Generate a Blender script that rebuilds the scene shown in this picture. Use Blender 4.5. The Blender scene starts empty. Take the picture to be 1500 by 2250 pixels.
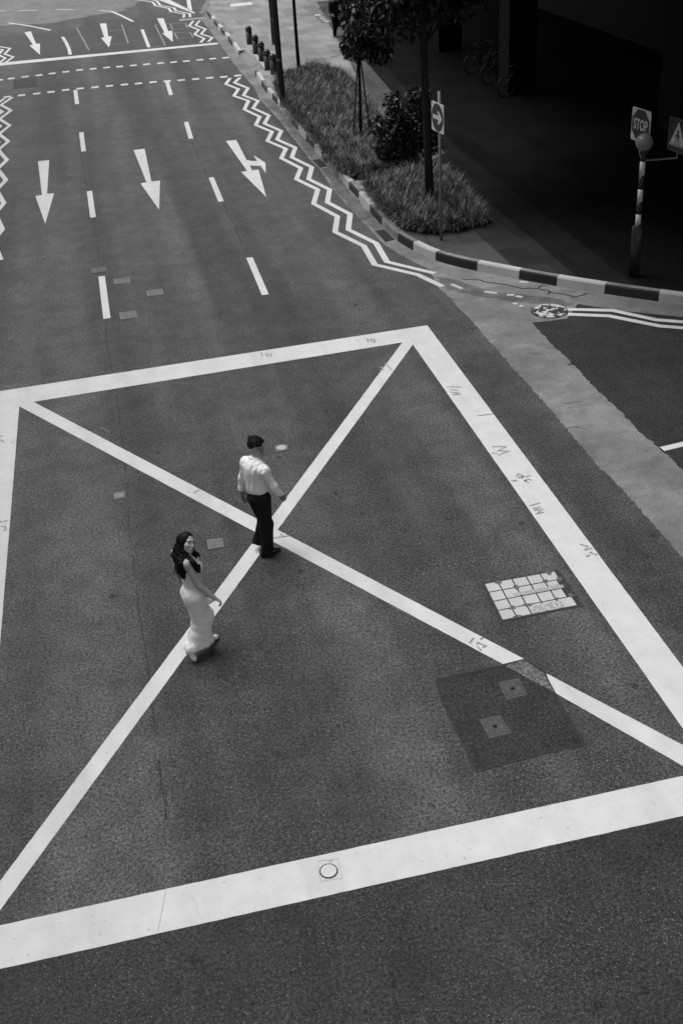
import bpy, bmesh, math, random
import numpy as np
from mathutils import Vector, Matrix
from mathutils.geometry import tessellate_polygon

SC = bpy.context.scene
COL = SC.collection
random.seed(7)
RNG = np.random.default_rng(7)

# ------------------------------------------------------------------ camera
F_PX = 2464.865            # focal length in pixels of a 1500 x 2250 frame
PITCH, ROLL, YAW = 0.55818, -0.0722432, 0.184319
CAM_H = 8.5065
_cy, _sy = math.cos(YAW), math.sin(YAW)
FWD = np.array([_sy * math.cos(PITCH), _cy * math.cos(PITCH), -math.sin(PITCH)])
_r0 = np.array([_cy, -_sy, 0.0])
_u0 = np.cross(_r0, FWD)
RIGHT = math.cos(ROLL) * _r0 + math.sin(ROLL) * _u0
UP = -math.sin(ROLL) * _r0 + math.cos(ROLL) * _u0
CAM_P = np.array([0, 0, CAM_H])
cam_d = bpy.data.cameras.new('camera')
cam_d.sensor_fit = 'VERTICAL'
cam_d.sensor_height = 36.0
cam_d.lens = F_PX / 2250 * 36.0
cam_d.clip_end = 2000
cam = bpy.data.objects.new('camera', cam_d)
COL.objects.link(cam)
cam.matrix_world = Matrix(((RIGHT[0], UP[0], -FWD[0], 0), (RIGHT[1], UP[1], -FWD[1], 0),
                           (RIGHT[2], UP[2], -FWD[2], CAM_H), (0, 0, 0, 1)))
SC.camera = cam

# ------------------------------------------------------------------ light
SUN_EL, SUN_AZ = math.radians(66), math.radians(-48)   # azimuth from +Y towards +X
w = bpy.data.worlds.new('World')
SC.world = w
w.use_nodes = True
nt = w.node_tree
nt.nodes.clear()
sky = nt.nodes.new('ShaderNodeTexSky')
sky.sky_type = 'NISHITA'
sky.sun_disc = False
sky.sun_elevation = SUN_EL
sky.sun_rotation = SUN_AZ
sky.air_density = 1.0
sky.dust_density = 1.5
bw = nt.nodes.new('ShaderNodeRGBToBW')                 # the photograph is black and white
bg = nt.nodes.new('ShaderNodeBackground')
bg.inputs['Strength'].default_value = 0.12
wo = nt.nodes.new('ShaderNodeOutputWorld')
nt.links.new(sky.outputs[0], bw.inputs[0])
nt.links.new(bw.outputs[0], bg.inputs['Color'])
nt.links.new(bg.outputs[0], wo.inputs[0])
sun_d = bpy.data.lights.new('sun', 'SUN')
sun_d.energy = 1.75
sun_d.angle = math.radians(42)
sun_d.color = (1, 1, 1)
sun = bpy.data.objects.new('sun', sun_d)
COL.objects.link(sun)
_sd = Vector((math.sin(SUN_AZ) * math.cos(SUN_EL), math.cos(SUN_AZ) * math.cos(SUN_EL), math.sin(SUN_EL)))
sun.rotation_euler = _sd.to_track_quat('Z', 'Y').to_euler()
SC.view_settings.view_transform = 'Standard'
SC.view_settings.look = 'None'
SC.view_settings.exposure = 0.64
SC.view_settings.gamma = 1.0

# ------------------------------------------------------------------ helpers
def G(px, py, z=0.0):
    """point of the plane at height z that the photograph shows at pixel (px, py)"""
    d = (px - 750) * RIGHT - (py - 1125) * UP + F_PX * FWD
    return CAM_P + d * ((z - CAM_H) / d[2])

def g2(p, z=0.0):
    q = G(p[0], p[1], z)
    return np.array([q[0], q[1]])

def link(name, me, parent=None, mats=None, loc=None):
    o = bpy.data.objects.new(name, me)
    COL.objects.link(o)
    if mats is not None and me is not None:
        for m in (mats if isinstance(mats, (list, tuple)) else [mats]):
            me.materials.append(m)
    if loc is not None:
        o.location = loc
    if parent is not None:
        o.parent = parent
    return o

def tag(o, label=None, cat=None, group=None, kind=None):
    if label: o['label'] = label
    if cat: o['category'] = cat
    if group: o['group'] = group
    if kind: o['kind'] = kind
    return o

def thing(name, loc, label, cat, group=None):
    o = bpy.data.objects.new(name, None)
    o.empty_display_size = 0.2
    COL.objects.link(o)
    o.location = loc
    return tag(o, label, cat, group)

class MB:
    """collects vertices and faces of one mesh"""
    def __init__(s):
        s.v, s.f, s.m = [], [], []
    def add(s, vs, fs, mi=0):
        b = len(s.v)
        s.v += [tuple(map(float, x)) for x in vs]
        s.f += [tuple(b + i for i in f) for f in fs]
        s.m += [mi] * len(fs)
    def box(s, c, size, mi=0, rz=0.0, axes=None):
        c = np.array(c, float)
        hx, hy, hz = [d / 2 for d in size]
        if axes is None:
            ax = np.array([math.cos(rz), math.sin(rz), 0]); ay = np.array([-math.sin(rz), math.cos(rz), 0]); az = np.array([0, 0, 1.0])
        else:
            ax, ay, az = axes
        vs = [c + sx * hx * ax + sy * hy * ay + sz * hz * az for sz in (-1, 1) for sx, sy in ((-1, -1), (1, -1), (1, 1), (-1, 1))]
        s.add(vs, [(3, 2, 1, 0), (4, 5, 6, 7), (0, 1, 5, 4), (1, 2, 6, 5), (2, 3, 7, 6), (3, 0, 4, 7)], mi)
    def tube(s, pts, rad, n=12, mi=0, caps=True):
        pts = [np.array(p, float) for p in pts]
        if not isinstance(rad, (list, tuple)):
            rad = [rad] * len(pts)
        t0 = pts[1] - pts[0]
        ref = np.array([1.0, 0, 0]) if abs(t0[0]) < 0.9 * np.linalg.norm(t0) else np.array([0, 1.0, 0])
        rings = []
        for i, p in enumerate(pts):
            t = pts[min(i + 1, len(pts) - 1)] - pts[max(i - 1, 0)]
            t /= np.linalg.norm(t) + 1e-9
            a = ref - t * (ref @ t); a /= np.linalg.norm(a)
            b = np.cross(t, a)
            rings.append([p + rad[i] * (math.cos(2 * math.pi * k / n) * a + math.sin(2 * math.pi * k / n) * b) for k in range(n)])
        vs = [v for r in rings for v in r]
        fs = [(i * n + k, i * n + (k + 1) % n, (i + 1) * n + (k + 1) % n, (i + 1) * n + k) for i in range(len(pts) - 1) for k in range(n)]
        if caps:
            fs.append(tuple(range(n - 1, -1, -1)))
            fs.append(tuple((len(pts) - 1) * n + k for k in range(n)))
        s.add(vs, fs, mi)
    def lathe(s, c, prof, n=24, mi=0):
        """prof = [(radius, z)] bottom to top, round the vertical axis through c"""
        c = np.array(c, float)
        vs, fs = [], []
        for r, z in prof:
            vs += [c + np.array([r * math.cos(2 * math.pi * k / n), r * math.sin(2 * math.pi * k / n), z]) for k in range(n)]
        for i in range(len(prof) - 1):
            fs += [(i * n + k, i * n + (k + 1) % n, (i + 1) * n + (k + 1) % n, (i + 1) * n + k) for k in range(n)]
        fs.append(tuple(range(n - 1, -1, -1)))
        fs.append(tuple((len(prof) - 1) * n + k for k in range(n)))
        s.add(vs, fs, mi)
    def flat(s, pts2, z, mi=0):
        """horizontal polygon (any outline) at height z"""
        vs = [Vector((p[0], p[1], 0)) for p in pts2]
        tris = tessellate_polygon([vs])
        out = []
        for t in tris:
            a, b, c = (pts2[i] for i in t)
            cr = (b[0] - a[0]) * (c[1] - a[1]) - (b[1] - a[1]) * (c[0] - a[0])
            if abs(cr) < 1e-9: continue
            out.append(tuple(t) if cr > 0 else (t[0], t[2], t[1]))
        s.add([(p[0], p[1], z) for p in pts2], out, mi)
    def ribbon(s, pts2, width, z, mi=0):
        """mitred strip of constant width along a polyline"""
        P = [np.array(p, float) for p in pts2]
        L, R = [], []
        for i, p in enumerate(P):
            d0 = P[i] - P[i - 1] if i > 0 else P[1] - P[0]
            d1 = P[i + 1] - P[i] if i < len(P) - 1 else d0
            d0 = d0 / np.linalg.norm(d0); d1 = d1 / np.linalg.norm(d1)
            n0 = np.array([-d0[1], d0[0]]); n1 = np.array([-d1[1], d1[0]])
            m = n0 + n1; m /= np.linalg.norm(m)
            k = min(1.0 / max(m @ n0, 0.3), 2.5)
            ww = width[i] if isinstance(width, (list, tuple)) else width
            L.append(p + m * k * ww / 2); R.append(p - m * k * ww / 2)
        n = len(P)
        s.add([(*q, z) for q in L] + [(*q, z) for q in R], [(n + i, n + i + 1, i + 1, i) for i in range(n - 1)], mi)
    def mesh(s, name, smooth=False):
        me = bpy.data.meshes.new(name)
        me.from_pydata(s.v, [], s.f)
        me.polygons.foreach_set('material_index', s.m)
        if smooth:
            me.polygons.foreach_set('use_smooth', [True] * len(s.f))
        me.update()
        return me
    def build(s, name, mats, parent=None, smooth=False, loc=None, sub=None):
        """sub = world point that becomes the local origin"""
        if sub is not None:
            s.v = [(x - sub[0], y - sub[1], z - sub[2]) for x, y, z in s.v]
        return link(name, s.mesh(name, smooth), parent, mats, loc)

def np_mesh(name, verts, faces, smooth=False, mat_idx=None):
    """fast mesh from numpy arrays; faces is (n, k)"""
    me = bpy.data.meshes.new(name)
    nv, nf, k = len(verts), len(faces), faces.shape[1]
    me.vertices.add(nv)
    me.vertices.foreach_set('co', np.asarray(verts, np.float32).ravel())
    me.loops.add(nf * k)
    me.loops.foreach_set('vertex_index', np.asarray(faces, np.int32).ravel())
    me.polygons.add(nf)
    me.polygons.foreach_set('loop_start', np.arange(nf, dtype=np.int32) * k)
    if mat_idx is not None:
        me.polygons.foreach_set('material_index', np.asarray(mat_idx, np.int32))
    if smooth:
        me.polygons.foreach_set('use_smooth', np.ones(nf, bool))
    me.update(calc_edges=True)
    me.validate()
    return me

def jag(pts2, step=0.12, amp=0.03, seed=1, closed=True):
    """break straight edges into small uneven steps"""
    rr = random.Random(seed)
    out = []
    n = len(pts2)
    for i in range(n if closed else n - 1):
        a, b = np.array(pts2[i]), np.array(pts2[(i + 1) % n])
        L = np.linalg.norm(b - a)
        k = max(1, int(L / step)) if L < 40 else 1
        d = (b - a) / max(L, 1e-6); nn = np.array([-d[1], d[0]])
        for j in range(k):
            t = j / k
            out.append(a + (b - a) * t + (nn * rr.uniform(-amp, amp) if j else 0))
    if not closed:
        out.append(np.array(pts2[-1]))
    return out

def isect(p, q, r, s):
    d1, d2 = q - p, s - r
    den = d1[0] * d2[1] - d1[1] * d2[0]
    t = ((r[0] - p[0]) * d2[1] - (r[1] - p[1]) * d2[0]) / den
    return p + d1 * t

def inside(pt, poly):
    x, y = pt
    c = False
    n = len(poly)
    for i in range(n):
        x1, y1 = poly[i]; x2, y2 = poly[i - 1]
        if (y1 > y) != (y2 > y) and x < (x2 - x1) * (y - y1) / (y2 - y1) + x1:
            c = not c
    return c

# ------------------------------------------------------------------ materials
class NM:
    """small node-graph writer"""
    def __init__(s, name, rough=0.7, spec=0.5):
        s.m = bpy.data.materials.new(name)
        s.m.use_nodes = True
        s.t = s.m.node_tree
        s.b = s.t.nodes['Principled BSDF']
        s.b.inputs['Roughness'].default_value = rough
        s.b.inputs['Specular IOR Level'].default_value = spec
        s.c = s.t.nodes.new('ShaderNodeTexCoord').outputs['Object']
    def n(s, typ, **kw):
        nd = s.t.nodes.new(typ)
        for k, v in kw.items():
            setattr(nd, k, v)
        return nd
    def l(s, a, b):
        s.t.links.new(a, b)
    def map(s, scale=(1, 1, 1), rot=(0, 0, 0), loc=(0, 0, 0)):
        m = s.n('ShaderNodeMapping')
        m.inputs['Scale'].default_value = scale
        m.inputs['Rotation'].default_value = rot
        m.inputs['Location'].default_value = loc
        s.l(s.c, m.inputs[0])
        return m.outputs[0]
    def noise(s, scale, detail=2, rough=0.5, vec=None, out='Fac'):
        nd = s.n('ShaderNodeTexNoise')
        nd.inputs['Scale'].default_value = scale
        nd.inputs['Detail'].default_value = detail
        nd.inputs['Roughness'].default_value = rough
        s.l(vec if vec is not None else s.c, nd.inputs['Vector'])
        return nd.outputs[out]
    def vor(s, scale, vec=None, out='Distance', feature='F1'):
        nd = s.n('ShaderNodeTexVoronoi', feature=feature)
        nd.inputs['Scale'].default_value = scale
        s.l(vec if vec is not None else s.c, nd.inputs['Vector'])
        return nd.outputs[out]
    def ramp(s, v, a, b, lo=0.0, hi=1.0):
        nd = s.n('ShaderNodeMapRange', clamp=True)
        nd.interpolation_type = 'SMOOTHSTEP'
        for i, x in enumerate((None, a, b, lo, hi)):
            if x is not None: nd.inputs[i].default_value = x
        s.l(v, nd.inputs[0])
        return nd.outputs[0]
    def math(s, op, a, b=None):
        nd = s.n('ShaderNodeMath', operation=op)
        for i, x in enumerate((a, b)):
            if x is None: continue
            if isinstance(x, (int, float)): nd.inputs[i].default_value = x
            else: s.l(x, nd.inputs[i])
        return nd.outputs[0]
    def mix(s, f, a, b):
        return s.math('ADD', s.math('MULTIPLY', s.math('SUBTRACT', 1.0, f), a), s.math('MULTIPLY', f, b))
    def sep(s, i):
        nd = s.n('ShaderNodeSeparateXYZ')
        s.l(s.c, nd.inputs[0])
        return nd.outputs[i]
    def grey(s, v):
        """grey value socket or number into base colour"""
        if isinstance(v, (int, float)):
            s.b.inputs['Base Color'].default_value = (v, v, v, 1)
        else:
            cb = s.n('ShaderNodeCombineColor')
            for i in range(3): s.l(v, cb.inputs[i])
            s.l(cb.outputs[0], s.b.inputs['Base Color'])
        return s
    def bump(s, h, strength=0.3, dist=0.01):
        nd = s.n('ShaderNodeBump')
        nd.inputs['Strength'].default_value = strength
        nd.inputs['Distance'].default_value = dist
        s.l(h, nd.inputs['Height'])
        s.l(nd.outputs[0], s.b.inputs['Normal'])
        return s

def simple(name, g, rough=0.6, spec=0.5, var=0.12, scale=8.0, metallic=0.0, bump=0.0):
    k = NM(name, rough, spec)
    nz = k.noise(scale, 3)
    k.grey(k.math('MULTIPLY', g, k.ramp(nz, 0.25, 0.75, 1 - var, 1 + var)))
    k.b.inputs['Metallic'].default_value = metallic
    if bump: k.bump(nz, bump, 0.01)
    return k.m

def asphalt(name, base, track=0.12, speck=1.0):
    k = NM(name, 0.6, 0.18)
    fine = k.noise(130, 2, 0.6)
    med = k.noise(30, 4, 0.7)
    big = k.noise(0.5, 4, 0.55)
    mid = k.noise(2.4, 4, 0.6)
    lane = k.noise(1.0, 3, 0.5, k.map((0.75, 0.03, 1)))
    wv = k.n('ShaderNodeVectorMath', operation='ADD')
    k.l(k.c, wv.inputs[0]); wn = k.n('ShaderNodeVectorMath', operation='SCALE'); wn.inputs['Scale'].default_value = 0.02
    k.l(k.noise(60, 2, out='Color'), wn.inputs[0]); k.l(wn.outputs[0], wv.inputs[1])
    stone = None
    for sc_, lo_, am in ((75, 0.66, 1.0), (120, 0.6, 0.7)):
        cell = k.vor(sc_, wv.outputs[0], 'Color')
        cellv = k.n('ShaderNodeRGBToBW'); k.l(cell, cellv.inputs[0])
        dist = k.vor(sc_, wv.outputs[0])
        sgl = k.math('MULTIPLY', k.math('MULTIPLY', k.ramp(cellv.outputs[0], lo_, 0.9), k.ramp(dist, 0.15, 0.5, 1, 0)), am)
        stone = sgl if stone is None else k.math('MAXIMUM', stone, sgl)
    stone = k.math('MULTIPLY', stone, k.ramp(k.noise(0.8, 3), 0.3, 0.7, 0.45, 1.3))
    v = k.ramp(fine, 0.3, 0.7, 0.45, 1.55)
    v = k.math('MULTIPLY', v, k.ramp(med, 0.33, 0.67, 0.34, 1.66))
    v = k.math('MULTIPLY', v, k.ramp(big, 0.3, 0.7, 0.87, 1.13))
    v = k.math('MULTIPLY', v, k.ramp(mid, 0.3, 0.7, 0.82, 1.18))
    v = k.math('MULTIPLY', v, k.ramp(lane, 0.35, 0.65, 1 - track, 1 + track))
    spots = k.noise(4.5, 2, 0.5)
    v = k.math('MULTIPLY', v, k.ramp(spots, 0.25, 0.32, 0.45, 1.0))
    v = k.math('ADD', k.math('MULTIPLY', v, base), k.math('MULTIPLY', stone, 0.27 * speck))
    k.grey(v)
    k.bump(k.math('ADD', fine, med), 0.5, 0.006)
    return k.m

def paint(name, g, wear=0.0, rough=0.55):
    k = NM(name, rough, 0.4)
    n1 = k.noise(3.0, 4, 0.6)
    n2 = k.noise(60, 3, 0.65)
    n3 = k.noise(0.9, 3)
    v = k.math('MULTIPLY', g, k.ramp(n1, 0.3, 0.75, 0.93, 1.04))
    v = k.math('MULTIPLY', v, k.ramp(n2, 0.25, 0.6, 0.94, 1.02))
    v = k.math('MULTIPLY', v, k.ramp(k.noise(1.0, 4, 0.6, k.map((1.8, .12, 1))), 0.3, 0.6, 0.9, 1.02))
    v = k.math('MULTIPLY', v, k.ramp(k.noise(14, 2), 0.27, 0.33, 0.8, 1.0))
    if wear:
        worn = k.math('ADD', k.math('MULTIPLY', n2, 0.6), k.math('MULTIPLY', n3, 0.5))
        f = k.ramp(worn, 0.55 - wear - 0.04, 0.55 - wear + 0.03, 1, 0)
        v = k.mix(f, v, 0.11)
    k.grey(v)
    k.bump(n2, 0.2, 0.004)
    return k.m

def concrete(name, g, dirt=0.5):
    k = NM(name, 0.75, 0.35)
    a = k.noise(1.6, 5, 0.65)
    b = k.noise(45, 5, 0.75)
    c = k.noise(0.5, 3)
    st = k.noise(2.2, 5, 0.7)
    v = k.math('MULTIPLY', g, k.ramp(a, 0.3, 0.7, 1 - dirt * 0.55, 1.15))
    v = k.math('MULTIPLY', v, k.ramp(b, 0.3, 0.7, 0.68, 1.3))
    v = k.math('MULTIPLY', v, k.ramp(c, 0.35, 0.65, 0.82, 1.1))
    v = k.math('MULTIPLY', v, k.ramp(st, 0.38, 0.62, 1 - dirt * 0.4, 1.08))
    sp = k.noise(9, 2)
    v = k.math('MULTIPLY', v, k.ramp(sp, 0.25, 0.31, 0.5, 1.0))
    k.grey(v)
    k.bump(b, 0.3, 0.006)
    return k.m

def paving(name, g, line=0.55):
    k = NM(name, 0.8, 0.02)
    br = k.n('ShaderNodeTexBrick')
    br.offset = 0.5
    br.inputs['Scale'].default_value = 1.0
    br.inputs['Mortar Size'].default_value = 0.006
    br.inputs['Mortar Smooth'].default_value = 0.1
    br.inputs['Brick Width'].default_value = 1.25
    br.inputs['Row Height'].default_value = 0.62
    br.inputs['Bias'].default_value = 0.0
    br.inputs['Color1'].default_value = (0.82, 0.82, 0.82, 1)
    br.inputs['Color2'].default_value = (1.18, 1.18, 1.18, 1)
    br.inputs['Mortar'].default_value = (line, line, line, 1)
    k.l(k.map((1, 1, 1), (0, 0, math.pi / 2)), br.inputs['Vector'])
    bwn = k.n('ShaderNodeRGBToBW'); k.l(br.outputs['Color'], bwn.inputs[0])
    v = k.math('MULTIPLY', bwn.outputs[0], g)
    v = k.math('MULTIPLY', v, k.ramp(k.noise(0.7, 4, 0.6), 0.3, 0.7, 0.85, 1.12))
    v = k.math('MULTIPLY', v, k.ramp(k.noise(45, 3, 0.6), 0.3, 0.7, 0.88, 1.1))
    k.grey(v)
    return k.m

def leafmat(name, g, rough=0.5, var=0.5):
    k = NM(name, rough, 0.4)
    gi = k.n('ShaderNodeNewGeometry')
    v = k.math('MULTIPLY', g, k.ramp(gi.outputs['Random Per Island'], 0, 1, 1 - var, 1 + var))
    k.grey(v)
    return k.m

M = dict(
    asphalt=asphalt('asphalt', 0.059, 0.36),
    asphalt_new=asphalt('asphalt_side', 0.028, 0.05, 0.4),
    asphalt_patch=asphalt('asphalt_patch', 0.028, 0.03, 0.3),
    asphalt_near=asphalt('asphalt_near', 0.029, 0.12, 0.75),
    asphalt_pale=asphalt('asphalt_pale', 0.16, 0.08, 0.6),
    asphalt_mid=asphalt('asphalt_mid_tone', 0.05, 0.1, 0.5),
    tar=simple('tar', 0.03, 0.7, 0.3, 0.2, 20),
    white=paint('road_paint', 0.605),
    white_worn=paint('worn_road_paint', 0.6, 0.16),
    white_old=paint('old_road_paint', 0.5, 0.2),
    grey_line=paint('grey_line', 0.27, 0.12),
    ghost=asphalt('painted_over', 0.12, 0.05, 0.4),
    chalk=simple('spray_mark', 0.33, 0.8, 0.2, 0.6, 60),
    concrete=concrete('concrete', 0.19, 0.34),
    gutter_dark=concrete('gutter_stain', 0.13, 0.6),
    crack=simple('crack', 0.015, 0.9, 0.1),
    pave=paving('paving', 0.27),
    pave_shade_full=paving('granite_shade_full', 0.010, 1.9),  # these granite tones carry shade painted into the colour
    pave_shade_deep=paving('granite_shade_deep', 0.018, 1.7),
    pave_shade_corner=paving('granite_shade_corner', 0.075, 1.3),
    pave_shade_half=paving('granite_shade_half', 0.034, 1.5),
    pave_shade_faint=paving('granite_shade_faint', 0.10, 0.8),
    kerb_white=paint('kerb_white', 0.5, 0.17),
    kerb_black=paint('kerb_black', 0.022, 0.0, 0.6),
    kerb_grey=concrete('kerb_stone', 0.22, 0.5),
    iron=simple('cast_iron', 0.10, 0.55, 0.5, 0.3, 30),
    iron_light=simple('worn_iron', 0.21, 0.5, 0.5, 0.25, 40),
    iron_dull=simple('dull_iron', 0.055, 0.6, 0.4, 0.35, 40),
    iron_pale=simple('pale_iron', 0.085, 0.6, 0.4, 0.4, 40),
    iron_dark=simple('dark_iron', 0.03, 0.6, 0.4, 0.3, 30),
    pitted=paint('pitted_lid', 0.42, 0.2),
    black_metal=simple('black_metal', 0.02, 0.42, 0.5, 0.2, 12),
    grey_metal=simple('grey_metal', 0.16, 0.5, 0.5, 0.15, 14),
    sign_white=simple('sign_white', 0.6, 0.4, 0.4, 0.05, 10),
    sign_dark=simple('sign_dark', 0.035, 0.4, 0.5, 0.15, 10),
    globe=simple('globe_plastic', 0.2, 0.4, 0.5, 0.08, 9),
    soil=simple('soil', 0.03, 0.95, 0.1, 0.4, 25),
    grass=leafmat('grass_blade', 0.095, 0.4, 0.75),
    leaf=leafmat('leaf', 0.016, 0.45, 0.5),
    bark=simple('bark', 0.025, 0.9, 0.2, 0.4, 22, bump=0.4),
    stake=simple('wood_stake', 0.06, 0.9, 0.2, 0.3, 20),
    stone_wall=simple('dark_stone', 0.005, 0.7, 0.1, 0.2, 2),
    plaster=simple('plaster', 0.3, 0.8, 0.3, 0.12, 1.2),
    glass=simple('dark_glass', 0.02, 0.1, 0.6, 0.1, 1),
    skin_f=simple('skin_light', 0.41, 0.5, 0.4, 0.05, 20),
    skin_m=simple('skin_tan', 0.3, 0.55, 0.35, 0.06, 20),
    hair=simple('black_hair', 0.006, 0.55, 0.12, 0.4, 60),
    dark_feature=simple('dark_feature', 0.02, 0.4, 0.5, 0.1, 50),
    eye_white=simple('eye_white', 0.6, 0.3, 0.5, 0.02, 50),
    lip=simple('lip', 0.2, 0.4, 0.5, 0.05, 50),
    dress=simple('white_dress', 0.84, 0.6, 0.3, 0.03, 6),
    shirt=simple('white_shirt', 0.84, 0.75, 0.2, 0.03, 6),
    trousers=simple('black_trousers', 0.011, 0.85, 0.15, 0.2, 10),
    leather=simple('black_leather', 0.012, 0.3, 0.5, 0.2, 14),
    shoe_white=simple('white_shoe', 0.78, 0.4, 0.4, 0.04, 14),
    dark_cloth=simple('dark_cloth', 0.02, 0.85, 0.15, 0.3, 10),
    rubber=simple('rubber', 0.02, 0.7, 0.3, 0.2, 20),
)

# ------------------------------------------------------------------ road and pavement
PZ = 0.19                                    # height of the pavement
road = MB()
road.flat([(-500, -300), (500, -300), (500, 900), (-500, 900)], 0.0)
ROAD = tag(road.build('road', M['asphalt']), kind='structure')

# edge of the gutter (left), and foot of the kerb face (right), from far to near
gut_edge = [(441, 41), (478, 90), (513, 140), (530, 160), (558, 192), (570, 218), (609, 259), (682, 352), (702, 371), (729, 414), (765, 455), (808, 499), (840, 534), (870, 554), (899, 570), (944, 593), (953, 612), (961, 632), (991, 657), (1008, 679), (1034, 703), (1068, 743), (1117, 798), (1179, 866), (1239, 936), (1313, 1024), (1369, 1080), (1420, 1136), (1500, 1227), (1900, 1660)]
strip_right = [(1900, 1400), (1500, 1035), (1447, 984), (1407, 952), (1353, 896), (1311, 859), (1265, 808), (1212, 757), (1168, 709)]
side_gutter = [(1205, 706), (1245, 700), (1268, 668), (1311, 675), (1380, 685), (1500, 697), (1900, 752)]
kerbA = [(452, 28), (478, 62), (491, 77), (507, 97), (524, 122)]
kerbB = [(560, 164), (574, 189), (587, 206), (598, 218), (610, 232), (623, 248), (638, 266), (663, 298), (698, 337), (723, 366), (744, 390), (766, 415), (788, 438), (812, 466), (838, 497), (871, 530), (907, 551), (953, 573), (1013, 589), (1048, 596), (1139, 614), (1221, 629), (1327, 646), (1445, 663), (1500, 670), (1900, 722)]
kA = [g2(p) for p in kerbA]
kB = [g2(p) for p in kerbB]

def off(path, d):
    out = []
    for i, p in enumerate(path):
        t = path[min(i + 1, len(path) - 1)] - path[max(i - 1, 0)]
        t = t / np.linalg.norm(t)
        out.append(p + d * np.array([-t[1], t[0]]))
    return out

def jl(px, **k):
    return jag([g2(p) for p in px], closed=False, **k)

left_line = jl(gut_edge, step=0.06, amp=0.02, seed=3)
right_line = jl(strip_right, step=0.06, amp=0.02, seed=4)
left_line.append(np.array([left_line[-1][0] + .1, -12.0])); right_line.insert(0, np.array([right_line[0][0] + .1, -12.0]))
conc = left_line + right_line + [g2(p) for p in side_gutter] + off(kB, 0.05)[::-1] + off(kA, 0.05)[::-1]
cm = MB(); cm.flat(conc, 0.004)
GUT = tag(cm.build('gutter', M['concrete']), kind='structure')

# side road asphalt (newer, darker)
side = jl(strip_right[::-1], step=0.1, amp=0.03, seed=4)
side = [g2(p) for p in strip_right[::-1]]
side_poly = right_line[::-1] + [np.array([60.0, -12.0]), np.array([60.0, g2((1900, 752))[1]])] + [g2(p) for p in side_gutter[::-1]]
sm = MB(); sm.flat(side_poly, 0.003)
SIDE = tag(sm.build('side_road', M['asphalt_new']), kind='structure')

# pavement slab, with a dropped kerb at the crossing
inA, inB = off(kA, 0.13), off(kB, 0.13)
ramp_back = [g2((540, 110), PZ), g2((588, 158), PZ)]
far_edge = [g2((463, 0), PZ), g2((500, -120), PZ)]
px_out = off(kA, 0.13)
pv = [far_edge[1], far_edge[0]] + inA + ramp_back + inB + [np.array([70.0, inB[-1][1]]), np.array([70.0, far_edge[1][1]])]
pm = MB(); pm.flat(pv, PZ)
PAVE = tag(pm.build('pavement', M['pave']), kind='structure')
rm = MB()
f0, f1 = g2((520, 125)), g2((563, 168))
f0, f1 = kA[-1], kB[0]
rm.add([(*f0, 0.012), (*f1, 0.012), (*ramp_back[1], PZ - .003), (*ramp_back[0], PZ - .003)], [(0, 1, 2, 3)])
rm.add([(*f0, 0.012), (*ramp_back[0], PZ - .003), (*inA[-1], PZ - .003)], [(0, 1, 2)])
rm.add([(*f1, 0.012), (*inB[0], PZ - .003), (*ramp_back[1], PZ - .003)], [(0, 1, 2)])
tag(rm.build('kerb_ramp', M['concrete']), kind='structure')
# pale tactile strip by the bollards
tm = MB(); tm.flat([g2(p, PZ) for p in ((556, 118), (564, 120), (590, 152), (584, 154))], PZ + .004)
tag(tm.build('tactile_strip', M['white_old'], PAVE))

def kerb_mesh(path, cuts, cols, h=0.2, seed=2):
    """kerb of painted blocks; cuts = path positions where the colour changes"""
    rr = random.Random(seed)
    dense = []
    for i in range(len(path) - 1):
        k = max(1, int(np.linalg.norm(path[i + 1] - path[i]) / 0.12))
        dense += [path[i] + (path[i + 1] - path[i]) * j / k for j in range(k)]
    dense.append(path[-1])
    s = [0.0]
    for i in range(1, len(dense)): s.append(s[-1] + np.linalg.norm(dense[i] - dense[i - 1]))
    # smooth the bend
    D = np.array(dense)
    for _ in range(12):
        D[1:-1] = (D[:-2] + 2 * D[1:-1] + D[2:]) / 4
    def at(c):
        j = int(np.argmin([np.linalg.norm(d - c) for d in D])); return s[j]
    cs = [at(c) for c in cuts]
    mb = MB()
    prof = [(0.0, 0.0), (-0.004, 0.05), (-0.012, h - 0.03), (-0.03, h), (-0.15, h + 0.004), (-0.15, 0.0)]
    for i in range(len(D) - 1):
        ta = D[min(i + 1, len(D) - 1)] - D[max(i - 1, 0)]; ta /= np.linalg.norm(ta)
        tb = D[min(i + 2, len(D) - 1)] - D[i]; tb /= np.linalg.norm(tb)
        na, nb = np.array([ta[1], -ta[0]]), np.array([tb[1], -tb[0]])
        mid = (s[i] + s[i + 1]) / 2
        j = sum(1 for c in cs if c <= mid)
        mi = cols[j % len(cols)] if j < len(cols) else cols[j % 2]
        va = [(*(D[i] + na * p[0]), p[1]) for p in prof]
        vb = [(*(D[i + 1] + nb * p[0]), p[1]) for p in prof]
        k = len(prof)
        for q in range(k - 1):
            mb.add([va[q], vb[q], vb[q + 1], va[q + 1]], [(3, 2, 1, 0)], 2 if q == 3 and mi == 1 else mi)
        if i == 0: mb.add(va, [tuple(range(k))], mi)
        if i == len(D) - 2: mb.add(vb, [tuple(range(k - 1, -1, -1))], mi)
    return mb

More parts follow.
